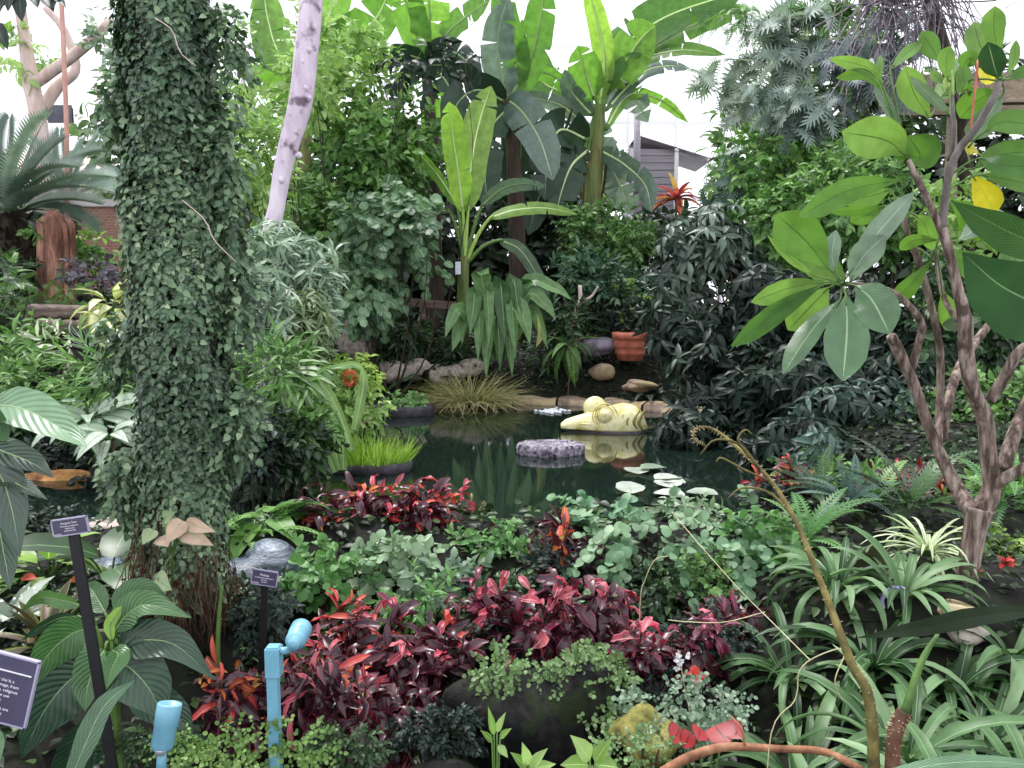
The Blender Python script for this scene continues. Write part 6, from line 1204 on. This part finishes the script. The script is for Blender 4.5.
TW = solid('pale bare twig', ['a8a078', 'cfc8a0'], 9, .7)
for lab, pts in [('thin pale runner looping across the strap leaved plants', [(770, 740, 2.9), (795, 700, 2.9), (800, 670, 2.9), (820, 655, 2.9), (845, 650, 2.9), (835, 680, 2.85), (842, 700, 2.85)]), ('long thin runner hanging across the purple crotons', [(672, 512, 4.6), (700, 545, 4.3), (740, 590, 4.0), (775, 625, 3.8), (810, 660, 3.5)]), ('pale dead twig hanging under the maidenhair fern', [(640, 606, 4.1), (645, 580, 4.1), (655, 560, 4.1), (668, 556, 4.1)]), ('thin arching twig over the crimson veined croton', [(668, 620, 4.0), (690, 622, 3.9), (725, 622, 3.9), (765, 612, 3.9)]), ('thin orchid like stalk with white flowers above the mossy rock', [(690, 720, 3.6), (685, 690, 3.6), (680, 660, 3.6), (678, 650, 3.6)])]:
    pp = [P(*p) for p in pts]; b = G(pts[0][0], pts[0][1], pts[0][2]); m = M(); t = thing('bare_twig', lab, 'twig', b); m.tube(([b] if 'dead' in lab or 'stalk' in lab or 'looping' in lab else [])+pp, .0022, 5, k=40); m.build('shaft', TW, t)
    if 'orchid' in lab:
        m = M(); g = rng()
        for i in range(7): q = P(677+g.normal(0, 4), 658+g.normal(0, 7), 3.58); dd = nz(g.normal(0, 1, (5, 3))+(0, -.8, 0)); place(m, 'ovate', q, dd, (0, -1, .2), .02, .016, .2, g=g)
        m.build('blossoms', leafmat('white petals', ['f2eef4', 'e5e0ea'], trans=.2), t)

# ================================================================ strap leaved plants, lower right
L_STR = leafmat('strap leaf', ['24401f', '3b5e33', '587d4c', '7f9f70'], vein='73926a', vw=.08, trans=.22, rough=.45, spec=.3)
for px, py, Y, n, L, lab in [(800, 690, 3.5, 34, .62, 'strap leaved clump beside the dark purple croton'), (870, 655, 4.0, 30, .55, 'strap leaved clump behind the thorny stem, under the dark fallen leaf'), (905, 715, 3.3, 38, .66, 'strap leaved clump in the middle behind the broken thorny stem'), (985, 690, 3.5, 34, .62, 'strap leaved clump beside the edge of the view'), (960, 765, 2.75, 30, .55, 'nearest strap leaved clump at the bottom beside the thorny stems'), (830, 755, 3.0, 28, .55, 'strap leaved clump at the bottom behind the fallen branch'), (790, 640, 4.1, 24, .5, 'strap leaved clump by the red flowers'), (835, 612, 4.45, 26, .45, 'strap leaved clump before the dead olive leaf'), (900, 628, 4.3, 28, .45, 'strap leaved clump around the lilac hose'), (1010, 640, 4.0, 28, .5, 'strap leaved clump at the edge behind the long flat leaf'), (948, 650, 3.9, 26, .5, 'strap leaved clump below the sandy cream stone'), (1040, 740, 3.0, 26, .6, 'strap leaved clump half outside the view')]:
    rosette('strap_plant', lab, 'plant', G(px, py+15, Y), n, L, .05, 'strap', L_STR, (1.35, .45), 1.9, rs=.06)
# single dark leaf lying across, blue hose ring, large blurred leaf at the bottom
c = G(940, 660, 3.0); t = thing('fallen_palm_leaf', 'long flat dark green leaf lying across the strap leaved plants', 'leaf', c); bigleaf(t, [(1060, 608, 2.55), (980, 616, 2.6), (920, 628, 2.7), (856, 638, 2.8)], 22, leafmat('dark matt leaf', ['24301f', '2d3d28'], trans=.08, rough=.6), LAN, .4, .1, 0, n=24)
c = G(900, 780, 2.2); t = thing('fallen_palm_leaf', 'pale grey green leaf blade along the bottom edge', 'leaf', c); bigleaf(t, [(890, 775, 2.2), (940, 764, 2.2), (1000, 762, 2.2), (1060, 770, 2.2)], 16, L_EAR, STR, .6, .1, 0, n=16)
c = G(880, 600, 4.6); t = thing('dead_leaf', 'broad dark olive dead leaf standing between the ladder ferns', 'leaf', c); bigleaf(t, [(866, 598, 4.5), (872, 580, 4.5), (876, 562, 4.5), (872, 545, 4.5)], 40, leafmat('olive dead leaf', ['3a3a26', '55502d'], trans=.1, rough=.6), OVA, .5, .3, 0, n=16)
c = P(898, 603, 4.25); m = M(); th = np.linspace(.9, 5.2, 30); m.tube([c+np.array((.085*math.cos(q), .02*math.sin(q), .075*math.sin(q))) for q in th], .012, 10); o = m.build('hose_loop', solid('lilac hose', ['8f8ac0', 'a9a5d5'], 5, .4, bump=0), None, off=c); o.location = c; tag(o, 'loop of lilac hose beside the sandy cream stone', 'hose')

# leaf carpet over the soil of the beds
CARP = leafmat('low carpet leaves', ['10180d', '1c2c16', '2e4422', '4a6235'], trans=.15)
g = rng(); n = 52000; x = g.uniform(-7, 7, n); y = g.uniform(2.4, 17, n)**1.0; k = (pond_d(x, y) > .3) & (np.abs(x) < y*.72+.6); x, y = x[k], y[k]; n = len(x); z = ground(x, y)+g.uniform(-.01, .14, n)**1.0*(.4+.6*np.sin(x*3)*np.sin(y*2.3)**2+.3)
az = g.uniform(0, 6.283, n); m = M(); l = g.uniform(.04, .1, n)
place(m, 'ovate', np.stack([x, y, z], -1), np.stack([np.cos(az), np.sin(az), g.uniform(-.2, .5, n)], -1), UP+g.normal(0, .35, (n, 3)), l, l*.55, .5, g=g)
o = m.build('undergrowth', CARP); o['kind'] = 'stuff'; tag(o, 'low carpet of small dark leaves over the soil of the beds', 'undergrowth')
for px, py, Y, rx, ry, kd, lp, asp, mt, lab in [
    (880, 575, 5.2, 46, 22, 'lance', 20, .24, L_MID, 'mid green lance leaved plant under the dead olive leaf'), (1000, 580, 5.0, 44, 30, 'ovate', 12, .55, L_MID, 'mid green leafy plant at the edge beyond the plumeria foot'), (850, 605, 4.9, 46, 18, 'ovate', 12, .5, L_DARK, 'dark plant in the gap before the ladder ferns'), (960, 470, 6.9, 50, 24, 'ovate', 12, .5, L_DEEP, 'deep green plant between the red crotons of the far bed and the plumeria'), (820, 475, 6.9, 40, 20, 'ovate', 12, .5, L_MID, 'mid green plant beside the crimson croton across the inlet'), (1010, 640, 4.2, 40, 22, 'ovate', 12, .5, L_DEEP, 'deep green plant at the edge beside the long flat leaf'), (905, 610, 4.7, 30, 14, 'lance', 16, .22, L_FGR, 'fresh green tuft next to the lilac hose')]:
    shrub('filler_plant', lab, 'plant', px, py, Y, rx, ry, kd, lp, asp, mt, cov=3.2, clumps=10, up=.75, view=.5, bend=.7)

for px, py, Y, rx, ry, kd, lp, asp, mt, lab in [
    (1075, 520, 5.6, 50, 50, 'ovate', 14, .5, L_MID, 'mid green bush just past the edge beside the ladder fern'), (1090, 420, 7.5, 60, 60, 'lance', 20, .28, L_DARK, 'dark bush just past the edge beyond the plumeria'), (1110, 600, 4.6, 60, 46, 'ovate', 13, .5, L_DEEP, 'deep green bush just past the edge beside the strap leaved clumps'), (1100, 320, 10, 70, 70, 'ovate', 15, .5, L_MID, 'tall green bush just past the edge below the timber beam')]:
    shrub('filler_plant', lab, 'plant', px, py, Y, rx, ry, kd, lp, asp, mt, cov=3.2, clumps=12, bend=.7)
